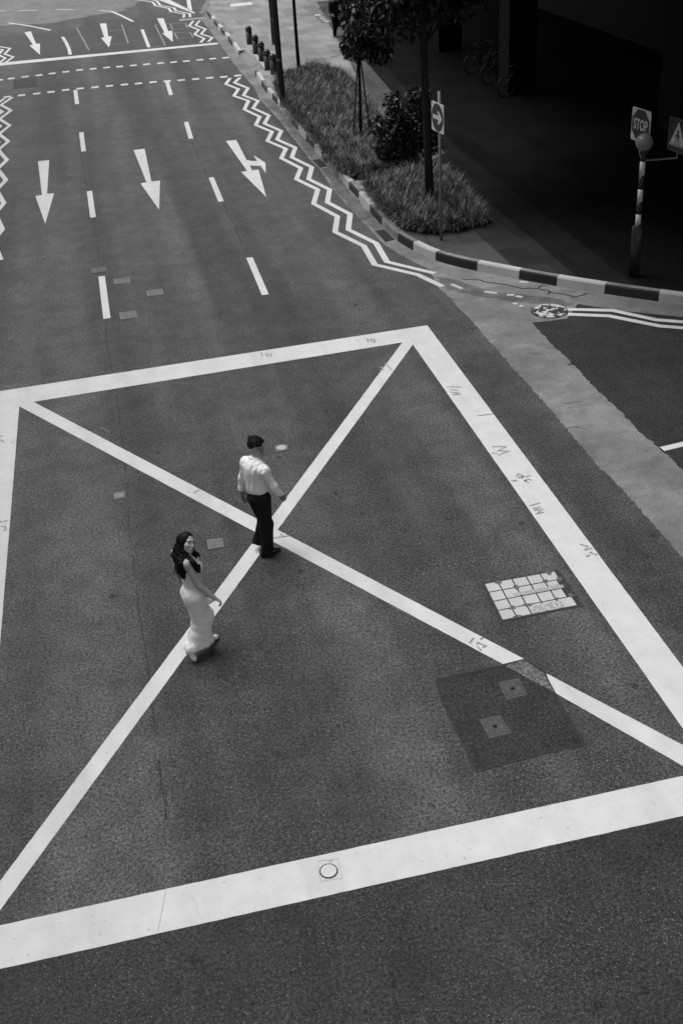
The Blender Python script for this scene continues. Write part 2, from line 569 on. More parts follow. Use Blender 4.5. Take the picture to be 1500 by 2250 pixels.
# material slots: 0 white, 1 black, 2 bare stone
KM = [M['kerb_white'], M['kerb_black'], M['kerb_grey']]
cutsB = [g2(p) for p in ((564, 171), (574, 189), (587, 206), (598, 218), (610, 232), (626, 251), (640, 268), (655, 288), (672, 308), (690, 328), (706, 346), (720, 362), (745, 391), (766, 415), (788, 438), (812, 466), (838, 497), (871, 530), (907, 551), (953, 573), (1048, 596), (1139, 614), (1221, 629), (1327, 646), (1445, 663), (1580, 681), (1700, 697), (1800, 709))]
colsB = [1, 0, 1, 0, 1, 0, 2, 1, 0, 1, 0, 1, 2, 0, 1, 0, 1, 2, 1, 0, 1, 0, 1, 0, 1, 0, 1, 0, 1]
tag(kerb_mesh(kB, cutsB, colsB).build('kerb', KM), kind='structure')
cutsA = [kA[0] + (kA[-1] - kA[0]) * t for t in (0.06, 0.2, 0.28, 0.42, 0.5, 0.62, 0.7, 0.84)]
tag(kerb_mesh(kA, cutsA, [2, 1, 0, 1, 0, 1, 0, 1, 0]).build('kerb', KM), kind='structure')
kF = [g2(p) for p in ((500, -120), (463, 0), (452, 22), (452, 28))]
tag(kerb_mesh(kF, [], [2]).build('kerb', KM), kind='structure')
fg = MB(); fg.flat([g2(p) for p in ((438, 30), (452, 28), (466, 0), (453, 0))], .005)
tag(fg.build('gutter', M['concrete']), kind='structure')

# ------------------------------------------------------------------ markings on the road (parts of the road)
Z1, Z2, Z3 = 0.0042, 0.0068, 0.0092
def mark(name, px_polys, mat='white', z=Z1, parent=ROAD):
    mb = MB()
    for p in px_polys: mb.flat([g2(q) for q in p], z)
    return mb.build(name, M[mat], parent)
def line(name, px, width, mat='white', z=Z1, parent=ROAD):
    mb = MB(); mb.ribbon([g2(q) for q in px], width, z)
    return mb.build(name, M[mat], parent)

# box junction
T_o = (g2((0, 860)), g2((938, 715))); T_i = (g2((45, 888)), g2((888, 752)))
R_o = (g2((938, 715)), g2((1500, 1468))); R_i = (g2((905, 755)), g2((1500, 1603)))
B_i = (g2((0, 2034)), g2((1500, 1705))); B_o = (g2((0, 2130)), g2((1500, 1793)))
L_i = (g2((43, 895)), g2((0, 1430)))
lw = np.linalg.norm(isect(*T_o, *R_o) - isect(*T_o, *R_i)) * 0.95
L_o = (L_i[0] - np.array([lw, 0]), L_i[1] - np.array([lw, 0]))
def cor(a, b): return isect(*a, *b)
o_tl, o_tr, o_br, o_bl = cor(T_o, L_o), cor(T_o, R_o), cor(B_o, R_o), cor(B_o, L_o)
i_tl, i_tr, i_br, i_bl = cor(T_i, L_i), cor(T_i, R_i), cor(B_i, R_i), cor(B_i, L_i)
for q in ((o_tl, o_tr, i_tr, i_tl), (o_tr, o_br, i_br, i_tr), (o_br, o_bl, i_bl, i_br), (o_bl, o_tl, i_tl, i_bl)):
    mb = MB(); mb.flat(jag(q, 0.09, 0.002, 5), Z1)
    mb.build('box_junction_border', M['white'], ROAD)
A_u = (g2((62, 877)), g2((1150, 1448))); A_l = (g2((43, 893)), g2((1105, 1460)))
A2_u = (g2((1197, 1479)), g2((1500, 1638))); A2_l = (g2((1219, 1523)), g2((1500, 1684)))
D_u = (g2((884, 752)), g2((222, 1640))); D_l = (g2((907, 757)), g2((264, 1640)))
def diag(q): 
    mb = MB(); mb.flat(jag(q, 0.09, 0.002, 6), Z1); mb.build('box_junction_diagonal', M['white'], ROAD)
diag((i_tl, cor(A_u, T_i), A_u[1], A_l[1], cor(A_l, L_i)))
diag((A2_u[0], cor(A2_u, R_i), i_br, cor(A2_l, B_i), A2_l[0]))
diag((cor(D_u, T_i), cor(D_u, A_u), cor(D_l, A_u), cor(D_l, R_i), i_tr))
diag((cor(D_u, A_l), cor(D_u, L_i), i_bl, cor(D_l, B_i), cor(D_l, A_l)))

# lane dashes
for a, b in (((166, 198), (170, 229)), ((179, 291), (184.5, 333)), ((197, 420), (205, 478)), ((223.7, 607), (235.5, 700)),
             ((367, 179), (376, 209)), ((409, 268), (420, 305)), ((464, 390), (486, 443)), ((548, 566), (583, 648))):
    line('lane_dash', (a, b), 0.145)
line('lane_dash', ((312.5, 65), (327.6, 104)), 0.15)
line('lane_dash', ((138, 81), (146, 94), (152, 107), (155, 120)), 0.15)
line('lane_dash', ((1453, 987), (1500, 976), (1600, 953)), 0.13, 'white', Z1)
for px in (((20, 50.4), (65, 57), (112, 66.6)), ((39, 23.8), (82, 22.3)), ((123, 21), (163, 21)), ((220, 23), (245, 25), (266, 34), (293, 47.5)), ((-10, 24), (15, 24))):
    line('guide_line', px, 0.16)
# arrows
for p in (((84, 354.6), (109, 351.7), (104, 426), (119.5, 425), (100, 492), (78.4, 431), (93, 429)),
          ((294, 330), (318, 327), (333, 399), (352, 397), (350, 461), (309, 403), (322.5, 401)),
          ((496.5, 310), (519, 307.5), (541.5, 351.5), (553, 354), (565, 354), (557, 341), (583, 358), (584, 380.5), (572.5, 364.5), (560, 364.5), (548.5, 363.5), (553.5, 374), (568, 373), (585, 433), (529.5, 378), (543, 376)),
          ((54, 71), (68.4, 69), (80, 96.5), (88.5, 95.8), (88.5, 120.6), (65.5, 100), (73, 98.3)),
          ((219.6, 52), (234, 51.5), (238.3, 80), (246, 80), (240, 104.4), (222.5, 83.5), (229.3, 82)),
          ((344.9, 40.7), (359.3, 40.3), (370, 68.4), (379, 67.7), (379.8, 92.2), (356.4, 73), (361.8, 72))):
    mark('direction_arrow', (p,))
# stop line and crossing dashes
mark('stop_line', (((-30, 141), (479, 93.5), (479, 97.5), (-30, 147.5)),))
row1 = list(zip((0, 70, 155, 240, 320, 404, 487, 570, 653, 731, 815, 895, 981, 1060, 1138, 1221, 1299, 1378), (489, 480, 469, 460, 449, 439, 428, 421, 413, 407, 400, 393, 386, 380, 374, 366, 359, 353)))
row2 = [(-35, 601), (47, 592), (134, 582), (226, 572), (313, 562), (403, 550), (491, 541), (581, 533), (669, 525), (761, 517), (846, 510), (935, 502), (1022, 496), (1107, 490), (1195, 483), (1280, 476), (1366, 470), (1452, 462)]
for x, y in row1 + row2:
    c = g2((x / 2.778, y / 2.778))
    mb = MB(); mb.flat([c + np.array(d) for d in ((-.14, -.16), (.14, -.16), (.14, .16), (-.14, .16))], Z1 + .002)
    mb.build('crossing_dash', M['white'], ROAD)
# zigzags
zz = dict(
    right_a=[(506, 172), (496, 185), (524, 196), (514, 211), (546, 222), (537, 241), (571, 257), (562, 275), (597.5, 290), (587.5, 310), (628, 327.5), (618, 348), (661, 370), (651, 394), (698, 417), (689, 448), (741, 476), (736, 510), (799, 541), (823, 582), (917, 604), (972, 630)],
    right_b=[(527, 171), (515, 182), (545, 194), (535, 210), (567, 222), (556, 238), (591, 254), (581, 272), (618, 288), (609, 307), (649, 325), (641, 346), (685, 368), (678, 394), (724, 417), (719, 445), (769, 471), (765, 505), (826, 535), (850, 576), (954, 601)],
    left_a=[(28, 214), (3, 231), (25, 243), (0, 262), (22, 276), (-1, 295), (19, 311), (-3, 330), (16, 352), (-5, 372), (14, 396), (-7, 418), (9.5, 447), (-10, 470), (6, 505), (-14, 530), (2, 572)],
    left_b=[(10, 217), (-14, 234), (6, 246), (-17, 263), (2, 278), (-20, 296), (-2, 313), (-24, 332), (-6, 353), (-27, 374)],
    top_left_a=[(-10, 101), (23, 106.5), (11, 119), (30, 125.5), (14, 137)],
    top_left_b=[(-12, 107), (7, 109.5), (-3, 121), (13, 128), (0, 138)],
    top_a=[(300, -1), (336, 4.7), (342, 13), (371.5, 18.7), (376, 26), (405, 31), (404, 39)],
    top_b=[(330, -1), (345, 2), (352, 12), (382, 17), (387, 24), (417, 30), (418, 38)],
    top_c=[(425, 46), (416, 57), (437, 66), (427.5, 75.6), (449, 85), (440.5, 94)],
    top_d=[(439, 45), (430, 56), (452, 64), (442, 75), (467, 83), (458, 92)],
    side_a=[(1243, 680), (1345, 682.7), (1441, 703.5), (1500, 708), (1620, 716), (1700, 735)],
    side_b=[(1247, 691), (1337, 694.7), (1449, 717), (1500, 721), (1620, 730), (1700, 749)])
for k, p in zz.items():
    line('zigzag_line', p, 0.135, 'white' if 'right' in k or 'side' in k else 'white_worn' if 'top' in k else 'white', Z1 + .003)
mark('hump_strip', (((394, 42.5), (446, 38), (447, 41.5), (395, 47)),), 'grey_line', Z2 + .003)
mark('edge_line', (((346, -1), (372, -1), (430, 28.5), (426, 29.6)),))
line('lane_dash', ((414, -2), (418, 23)), 0.22)
mark('edge_line', (((356, -1), (369, -1), (369, 4)),), z=Z2)
# detector loops
for p in (((341, 54.7), (363.5, 100), (331, 104)), ((341, 54), (374, 52)), ((374, 52), (380, 64.8), (412, 62), (408, 51.5), (374, 52)), ((383, 72), (390.6, 85.7), (425, 82), (417.6, 71), (383, 72)), ((169, 61), (196, 110)), ((268, 54), (282, 95), (238, 98)), ((240, 69), (275, 64))):
    line('loop_line', p, 0.055, 'grey_line', Z1 - .001)
# dark seams where asphalt strips meet, and patches
seam = MB()
for px, wd in (([(228, 560), (233, 720), (236, 760), (262, 900), (266, 950), (280, 1060), (283, 1150), (300, 1300), (330, 1500), (352, 1700), (366, 1800)], 0.045), ([(178, 335), (192, 420), (208, 490), (222, 580)], 0.06), ([(420, 310), (455, 385), (492, 450), (545, 560)], 0.07)):
    jj = jag([g2(p) for p in px], 0.1, 0.012, 9, False)
    rr = random.Random(12)
    i = 0
    while i < len(jj) - 2:
        n_ = rr.randint(3, 14)
        seg = jj[i:i + n_]
        if len(seg) > 1: seam.ribbon(seg, wd * rr.uniform(.35, .8), 0.003)
        i += n_ + rr.randint(-1, 3)
seam.build('seam', asphalt('seam', 0.036, 0.05, 0.3), ROAD)
patch = [g2(p) for p in ((957, 1494), (1106, 1461), (1150, 1450), (1196, 1478), (1218, 1524), (1236, 1556), (1282, 1634), (1046, 1696), (990, 1582), (985, 1575))]
mb = MB(); mb.flat(jag(patch, 0.1, 0.008, 8), 0.004); mb.build('repair_patch', M['asphalt_patch'], ROAD)
mb = MB(); mb.ribbon(jag(patch + [patch[0]], 0.1, 0.012, 11, False), 0.026, 0.0054); mb.build('patch_seam', M['tar'], ROAD)
mb = MB(); mb.flat([np.array([-40, 6.8]), B_o[0], B_o[1], np.array([40, 7.0]), np.array([40, -20.]), np.array([-40, -20.])], .0015); mb.build('repaved_strip', M['asphalt_near'], ROAD)
mb = MB(); mb.flat(jag([g2(p) for p in ((-60, 84), (100, 72), (260, 44), (400, 26), (446, 38), (478, 92), (240, 117), (-60, 146))], .5, .1, 31), 0.0015); mb.build('mid_tone_strip', M['asphalt_mid'], ROAD)  # band of slightly darker asphalt around the far arrows
mb = MB(); mb.flat(jag([g2(p) for p in ((-60, 60), (100, 52), (260, 26), (330, -4), (330, -60), (-200, -60))], .5, .2, 32), 0.0015); mb.build('pale_surface', M['asphalt_pale'], ROAD)  # paler asphalt tone at the far end of the road
mark('ghost_marking', (((1108, 1463), (1150, 1451), (1194, 1480), (1216, 1521), (1160, 1492), (1122, 1470)),), 'ghost', 0.0056)
mark('repair_patch', (((31, 176), (81, 170), (83, 189), (30, 196.5)),), 'tar', 0.0048)
c = g2((485, 964)); mb = MB(); mb.flat([c + np.array([.13 * math.cos(a), .10 * math.sin(a)]) * random.uniform(.6, 1.1) for a in np.linspace(0, 6.28, 40)[:-1]], .002); mb.build('dust_stain', asphalt('dusty_asphalt', .075, .05, .5), ROAD)
# spray-paint survey marks on the white lines
chalk = [
    [[(806, 744), (808, 752)], [(815, 744), (817, 752)], [(806, 748), (816, 748)], [(824, 745), (819, 747), (824, 750), (820, 754)]],
    [[(573, 775), (577, 783)], [(584, 776), (586, 784), (590, 778), (594, 785), (597, 777)]],
    [[(846, 799), (860, 814)], [(842, 808), (836, 808), (842, 813), (834, 815)]],
    [[(981, 851), (1013, 851)], [(986, 857), (1006, 858)], [(988, 862), (1008, 864), (994, 868), (1012, 868)]],
    [[(1048, 914), (1084, 910)]],
    [[(1080, 982), (1110, 982), (1094, 991), (1117, 992), (1093, 1001)], [(1085, 995), (1079, 997)], [(1090, 997), (1087, 998)]],
    [[(1165, 1046), (1140, 1050), (1134, 1046), (1139, 1042), (1147, 1046), (1145, 1052)], [(1168, 1056), (1158, 1053), (1152, 1058), (1160, 1061), (1151, 1056)], [(1122, 1058), (1135, 1056)]],
    [[(1186, 1106), (1162, 1112)], [(1169, 1118), (1184, 1115), (1174, 1122), (1189, 1120), (1178, 1130), (1194, 1126)]],
    [[(1273, 1197), (1290, 1201), (1284, 1210)], [(1288, 1208), (1300, 1205)], [(1294, 1214), (1310, 1220)], [(1287, 1224), (1295, 1220)]],
    [[(1031, 1414), (1040, 1402)], [(1046, 1416), (1050, 1413), (1066, 1420), (1060, 1424)], [(1054, 1406), (1061, 1402)], [(1047, 1420), (1056, 1430)]],
    [[(600, 1183), (636, 1178)], [(616, 1174), (624, 1180)]],
    [[(425, 1084), (437, 1077)]],
    [[(0, 960), (8, 958)], [(2, 967), (10, 972)], [(26, 973), (30, 972)]],
    [[(0, 1148), (20, 1144)], [(4, 1158), (12, 1157), (14, 1164), (8, 1167)]],
]
for grp in chalk:
    mb = MB()
    for i, p in enumerate(grp): mb.ribbon([g2(q) for q in p], 0.026, Z3 + .0007 * i)
    mb.build('spray_mark', M['chalk'], ROAD)
mb = MB()
for p in ([(366, 1951), (347, 2047)], [(407, 1944), (430, 1985), (445, 2030)], [(416, 2006), (422, 2036)], [(178, 1704), (200, 1722)], [(222, 940), (242, 950)], [(92, 905), (98, 920)]):
    mb.ribbon([g2(q) for q in p], 0.0045, Z3)
mb.build('paint_crack', M['white_old'], ROAD)
# remains of paint and cracks on the concrete apron
for p in (((991, 625), (1015, 635)), ((1063.6, 641), (1091, 645)), ((1113, 648), (1129, 649)), ((1132, 651), (1147, 653.6)), ((1127, 666), (1134, 669)), ((1141, 672), (1148, 673.5)), ((1140.5, 620), (1159, 621))):
    line('paint_remnant', p, 0.09, 'white_old', 0.008, GUT)
mb = MB()
for p in ([(1015, 615), (1040, 615), (1056, 616), (1066, 620), (1088, 623), (1109, 626), (1132, 631), (1144, 634.5), (1165, 633.7), (1187, 636), (1206, 640.6), (1218, 645), (1239, 646.7), (1257, 652.7), (1274, 650), (1291, 645)], [(1182, 633), (1188, 628), (1197, 628)], [(1207, 641), (1203, 648)], [(1246, 802), (1257, 800)]):
    mb.ribbon(jag([g2(q) for q in p], 0.06, 0.02, 12, False), 0.03, 0.0075)
mb.build('crack', M['crack'], GUT)
mb = MB()
for p in ([(1236, 941), (1271, 939)], [(1236, 888), (1276, 883)], [(1160, 776), (1180, 778)]): mb.ribbon(jag([g2(q) for q in p], .04, .01, 5, False), .035, .0065)
mb.build('smudge', M['gutter_dark'], GUT)
mb = MB()
mb.flat(jag([g2(q) for q in ((955, 606), (985, 612), (1030, 626), (1075, 640), (1130, 646), (1200, 652), (1262, 668), (1240, 674), (1170, 668), (1120, 662), (1040, 650), (985, 636), (965, 622))], 0.15, 0.05, 14), 0.0055)
mb.build('dirt_stain', M['gutter_dark'], GUT)
mb = MB()
mb.flat(jag([g2(q) for q in ((575, 216), (598, 220), (640, 270), (700, 340), (766, 418), (812, 468), (848, 508), (838, 514), (806, 494), (768, 456), (735, 416), (706, 372), (680, 345), (612, 258))], 0.2, 0.05, 15), 0.0055)
mb.build('dirt_stain', M['gutter_dark'], GUT)

# ------------------------------------------------------------------ covers and gratings
def quad_uv(px, z=0.0):
    q = [g2(p) for p in px]                  # order: u0v0 u1v0 u1v1 u0v1
    return lambda u, v: (q[0] * (1 - u) * (1 - v) + q[1] * u * (1 - v) + q[2] * u * v + q[3] * (1 - u) * v)

def slab(mb, Q, u0, u1, v0, v1, zt, zb=0.0, mi=0):
    c = [Q(u0, v0), Q(u1, v0), Q(u1, v1), Q(u0, v1)]
    a = (c[1] - c[0]); b = (c[3] - c[0])
    if a[0] * b[1] - a[1] * b[0] < 0: c = [c[0], c[3], c[2], c[1]]
    mb.add([(*p, zb) for p in c] + [(*p, zt) for p in c], [(4, 5, 6, 7), (0, 1, 5, 4), (1, 2, 6, 5), (2, 3, 7, 6), (3, 0, 4, 7)], mi)

def disc(mb, c, r, zt, zb=0.0, n=28, mi=0, r_in=None, sx=1.0):
    ang = [2 * math.pi * k / n for k in range(n)]
    o = [np.array([c[0] + r * sx * math.cos(a), c[1] + r * math.sin(a)]) for a in ang]
    if r_in is None:
        mb.add([(*p, zt) for p in o] + [(*p, zb) for p in o], [tuple(range(n))] + [(k, k + n, (k + 1) % n + n, (k + 1) % n) for k in range(n)], mi)
    else:
        i = [np.array([c[0] + r_in * sx * math.cos(a), c[1] + r_in * math.sin(a)]) for a in ang]
        mb.add([(*p, zt) for p in o] + [(*p, zt) for p in i], [(k, (k + 1) % n, (k + 1) % n + n, k + n) for k in range(n)], mi)

def cover_thing(name, px, label, cat, group=None):
    Q = quad_uv(px)
    c = Q(.5, .5)
    t = thing(name, (c[0], c[1], 0), label, cat, group)
    return t, Q, (c[0], c[1], 0)

def rib_cover(px, label, seed, bright='iron_light', group='small rectangular covers between the lanes'):
    t, Q, o = cover_thing('utility_cover', px, label, 'utility cover', group)
    mb = MB()
    e = .045
    for a in ((0, 1, 0, e * 1.6), (0, 1, 1 - e * 1.6, 1), (0, e, e * 1.6, 1 - e * 1.6), (1 - e, 1, e * 1.6, 1 - e * 1.6)):
        slab(mb, Q, *a, 0.010)
    mb.build('frame', M[bright], t, sub=o)
    mb = MB()
    slab(mb, Q, e, 1 - e, e * 1.6, 1 - e * 1.6, 0.005)
    rr = random.Random(seed)
    for i in range(11):
        for j in range(5):
            if rr.random() < 0.78:
                u = .08 + i * .077; v = .14 + j * .15
                slab(mb, Q, u, u + .05, v, v + .09, 0.009, 0.004, 1)
    mb.build('lid', [M['iron'], M[bright]], t, sub=o)

rib_cover(((200.5, 590), (233, 585.5), (235, 596.5), (203, 601.5)), 'dull grey cover just above the far end of a white lane dash', 1, 'iron')
rib_cover(((250, 614.5), (285, 610.5), (285.5, 622.5), (251.5, 625)), 'pale ribbed cover right beside the top of a lane dash', 2)
rib_cover(((321.5, 640), (356.5, 635), (359.5, 648), (325, 651.5)), 'pale ribbed cover standing apart in the middle of the lane', 3)
rib_cover(((262, 688), (299, 683.5), (301.5, 697.5), (266, 703)), 'grey cover with a dark rim by the near end of a lane dash', 4, 'iron_light')

def ring_cover(px, label, r_rel, light, inner, group='square covers inside the box junction', ribs=True, hole=False):
    t, Q, o = cover_thing('utility_cover', px, label, 'utility cover', group)
    W = np.linalg.norm(Q(1, .5) - Q(0, .5)); H = np.linalg.norm(Q(.5, 1) - Q(.5, 0))
    r = r_rel * min(W, H)
    dz = .0032 if hole else 0.0
    mb = MB()
    slab(mb, Q, -.05, 1.05, -.06, 1.06, 0.0025 + dz, 0, 2)
    slab(mb, Q, 0, 1, 0, 1, 0.004 + dz)
    if ribs:
        n = 8
        for i in range(n):
            for j in range(n):
                u, v = (i + .5) / n, (j + .5) / n
                p = Q(u, v)
                if np.linalg.norm((p - Q(.5, .5))) > r * 1.15:
                    slab(mb, Q, u - .04, u + .04, v - .03, v + .03, 0.0065 + dz, 0.0035, 1)
    mb.build('frame', [M[inner if hole else 'iron'], M[light], M['tar']], t, sub=o)
    mb = MB()
    disc(mb, o, r, 0.0060 + dz, 0.004, 28)
    disc(mb, o, r * 1.04, 0.0066 + dz, 0, 28, 0 if not ribs else 1, r * .92)
    if hole: disc(mb, o, r * .72, 0.0072 + dz, 0, 28, 1, r * .64)
    if hole: disc(mb, o, r * .3, 0.0080 + dz, 0.006, 16, 2)
    elif ribs:
        for k in range(5):
            mb.box((o[0] + (k - 2) * r * .25, o[1], 0.0065), (r * .07, r * .9, .002), 1)
    mb.build('lid', [M[inner], M[light], M['crack']], t, sub=o)

ring_cover(((248.5, 1083), (276, 1078.5), (276.5, 1093), (250, 1099)), 'small square cover with oval lid left of the woman', 0.36, 'iron_light', 'iron_light', ribs=True)
ring_cover(((454, 1186), (490, 1181.5), (492.5, 1202), (457, 1208)), 'pale studded square cover between the woman and the man', 0.33, 'iron_light', 'iron', ribs=True)
ring_cover(((601, 979), (632, 974), (634, 988), (606, 994)), 'small pitted cover with a whitened oval lid right of the mans head', 0.36, 'iron_dark', 'pitted', ribs=False)
ring_cover(((1094, 1500), (1140, 1491), (1158, 1527), (1112, 1540)), 'dark round lid with centre hole, upper one in the asphalt patch', 0.32, 'iron_pale', 'iron_dull', 'covers in the dark asphalt patch', True, True)
ring_cover(((1052, 1582), (1098, 1572), (1124, 1612), (1074, 1624)), 'dark round lid with centre hole, lower one in the asphalt patch', 0.32, 'iron_pale', 'iron_dull', 'covers in the dark asphalt patch', True, True)

# large tiled chamber cover marked 055
def text_mesh(mb, body, size, place, mi=0, bold=0.0):
    cu = bpy.data.curves.new('text', 'FONT')
    cu.body = body
    cu.size = size
    cu.align_x = 'CENTER'; cu.align_y = 'CENTER'
    cu.offset = bold
    cu.resolution_u = 3
    ob = bpy.data.objects.new('text', cu)
    COL.objects.link(ob)
    dg = bpy.context.evaluated_depsgraph_get()
    me = bpy.data.meshes.new_from_object(ob.evaluated_get(dg))
    mb.add([place(v.co.x, v.co.y) for v in me.vertices], [tuple(p.vertices) for p in me.polygons], mi)
    bpy.data.objects.remove(ob)
    bpy.data.meshes.remove(me)

t, Q, o = cover_thing('chamber_cover', ((1063, 1284), (1223, 1255), (1274, 1330), (1103, 1364)), 'large pale rectangular chamber cover of white painted tiles marked 055', 'chamber cover')
mb = MB(); slab(mb, Q, -.03, 1.03, -.035, 1.035, 0.005); mb.build('frame', M['iron_dark'], t, sub=o)
cut = M['white_worn']
tile = paint('tile_paint', 0.5, 0.15)
mb = MB()
us = [0, .185, .375, .57, .76, .965]; vs = [0, .245, .495, .745, 1.0]
for i in range(5):
    for j in range(4):
        a, b = us[i] + .009, us[i + 1] - .009
        c, d = vs[j] + .012, vs[j + 1] - .012
        if i == 4 and j in (1, 2): b -= .035 + .01 * j
        slab(mb, Q, a, b, c, d, 0.010)
mb.build('tile_panel', tile, t, sub=o)
mb = MB()
for u, v in ((.19, .03), (.375, .245), (.76, .245), (.965, .25), (.385, .745), (.76, .74), (.2, .985), (.19, .745), (.97, .74), (.87, .02)):
    q = Q(u, v)
    mb = MB()
    mb.flat([q + np.array([math.cos(a), math.sin(a)]) * random.uniform(.02, .062) for a in np.linspace(0, 2 * math.pi, 17)[:-1]], 0.0125)
    mb.build('rust_patch', M['iron'], t, sub=o)
mb = MB()
for u0, u1, v0, v1, sd_ in ((.3, .96, .39, .48, 1), (.4, .8, .79, .97, 2)):
    mb.flat(jag([Q(u0, v0), Q(u1, v0), Q(u1, v1), Q(u0, v1)], .03, .018, sd_), 0.0118)
mb.build('stained_tile', paint('stained_tile', 0.34, 0.2), t, sub=o)
mb = MB()
U = Q(1, .5) - Q(0, .5); U /= np.linalg.norm(U); V = Q(.5, 0) - Q(.5, 1); V /= np.linalg.norm(V)
def glyphs(body, c, size, st, bold=0.0):
    for i, ch in enumerate(body):
        mb = MB()
        dx = (i - (len(body) - 1) / 2) * size * .66
        text_mesh(mb, ch, size, lambda x, y: (*(c - U * (x + dx) * st - V * y), 0.0145), bold=bold)
        mb.build('raised_number', M['white_old'], t, sub=o)
glyphs('055', Q(.585, .88), .19, 1.15, .003)
for i, q in enumerate(('10', '98', '06', '36')): glyphs(q, Q(.38 + .14 * i, .437), .1, 1.2)

# round manhole on the apron covered with flaking white paint
c = g2((1206, 684)); 
t = thing('manhole_cover', (c[0], c[1], 0), 'round manhole cover on the concrete apron with flaking white paint', 'manhole cover')
o = (c[0], c[1], 0)
mb = MB(); disc(mb, c, .36, .012, 0, 40); mb.build('rim', M['iron_dark'], t, sub=o)
mb = MB(); disc(mb, c, .325, .016, 0, 40)
mb.build('lid', M['iron'], t, sub=o)
k = NM('flaking_paint', 0.6, 0.4)
fl_ = k.noise(6.5, 5, 0.65)
k.grey(k.mix(k.ramp(fl_, 0.47, 0.5), 0.5, 0.035))
mb = MB(); disc(mb, c, .345, .0185, 0, 40); mb.build('flaking_paint', k.m, t, sub=o)
# round lid painted over in the near white line
c = g2((722, 1915))
t = thing('valve_cover', (c[0], c[1], 0), 'small round lid painted over in the near white line, its rim cracked black', 'valve cover')
o = (c[0], c[1], 0)
mb = MB(); disc(mb, c, .078, .0125, 0.0, 12); mb.build('lid', M['white'], t, sub=o)
mb = MB(); disc(mb, c, .088, .0118, 0.0, 12); mb.build('rim', M['crack'], t, sub=o)
mb = MB(); Q = quad_uv(((697, 1893), (742, 1888), (752, 1930), (704, 1937)))
mb.ribbon([Q(0, 0), Q(1, 0), Q(1, 1), Q(0, 1), Q(0, 0)], .004, .0112); mb.flat([g2(p) for p in ((720, 1892), (730, 1890), (726, 1895))], .0113)
mb.build('frame', M['white_old'], t, sub=o)

def grating(px, label):
    t, Q, o = cover_thing('drain_grating', px, label, 'drain grating', 'drain gratings in the kerb gutter')
    mb = MB()
    slab(mb, Q, -.06, 1.06, -.05, 1.05, 0.008); mb.build('frame', M['kerb_grey'], t, sub=o)
    mb = MB()
    slab(mb, Q, 0.02, .98, 0.02, .98, 0.010)
    for i in range(9): slab(mb, Q, .06 + i * .1, .11 + i * .1, .05, .95, 0.014, .008, 1)
    mb.build('grate', [M['crack'], M['iron_dark']], t, sub=o)
grating(((823, 508), (843, 504), (869, 528), (846, 533)), 'black drain grating in the gutter beside the small planting bed')
grating(((686, 352), (703, 349), (720, 367), (702, 370)), 'drain grating in the gutter beside the long planting bed')

# ------------------------------------------------------------------ buildings round the street, some masses added for shade
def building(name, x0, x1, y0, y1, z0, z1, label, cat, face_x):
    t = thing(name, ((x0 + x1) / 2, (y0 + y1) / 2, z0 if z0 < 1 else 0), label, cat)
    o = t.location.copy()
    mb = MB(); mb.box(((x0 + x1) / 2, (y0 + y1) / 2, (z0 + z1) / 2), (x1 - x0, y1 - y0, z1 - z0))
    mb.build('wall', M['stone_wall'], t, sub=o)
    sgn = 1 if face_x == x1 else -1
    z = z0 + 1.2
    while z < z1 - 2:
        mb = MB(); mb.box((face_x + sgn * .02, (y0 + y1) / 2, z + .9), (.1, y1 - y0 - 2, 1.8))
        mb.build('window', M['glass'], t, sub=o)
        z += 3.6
    return t

OX = 8.3
tb = thing('arcade_building', (24, 40, 0), 'dark building over a deep shadowed arcade of square columns', 'building')
o = tb.location.copy()
def part(name, mat, boxes, par=tb):
    mb = MB()
    for c, s in boxes: mb.box(c, s)
    return mb.build(name, M[mat], par, sub=o)
part('storeys_and_shade_block', 'stone_wall', [(((OX + 45) / 2, 22.5, 17.8), (45 - OX, 18.0, 23.2)), ((27.8, 47.5, 17.8), (34.4, 31.99, 23.2)), ((27.5, 8.495, 17.8), (35.0, 10.0, 23.2))])  # unseen; overhang shaped for shade, block over the side road added
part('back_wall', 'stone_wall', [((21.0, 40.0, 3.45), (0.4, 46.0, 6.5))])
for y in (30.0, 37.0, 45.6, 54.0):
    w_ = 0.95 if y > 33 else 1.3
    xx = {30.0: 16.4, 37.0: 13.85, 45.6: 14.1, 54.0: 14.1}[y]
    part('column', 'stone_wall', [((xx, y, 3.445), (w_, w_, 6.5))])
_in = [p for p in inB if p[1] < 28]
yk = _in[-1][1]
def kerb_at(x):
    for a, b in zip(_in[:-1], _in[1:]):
        if a[0] <= x <= b[0]: return a + (b - a) * ((x - a[0]) / (b[0] - a[0]))
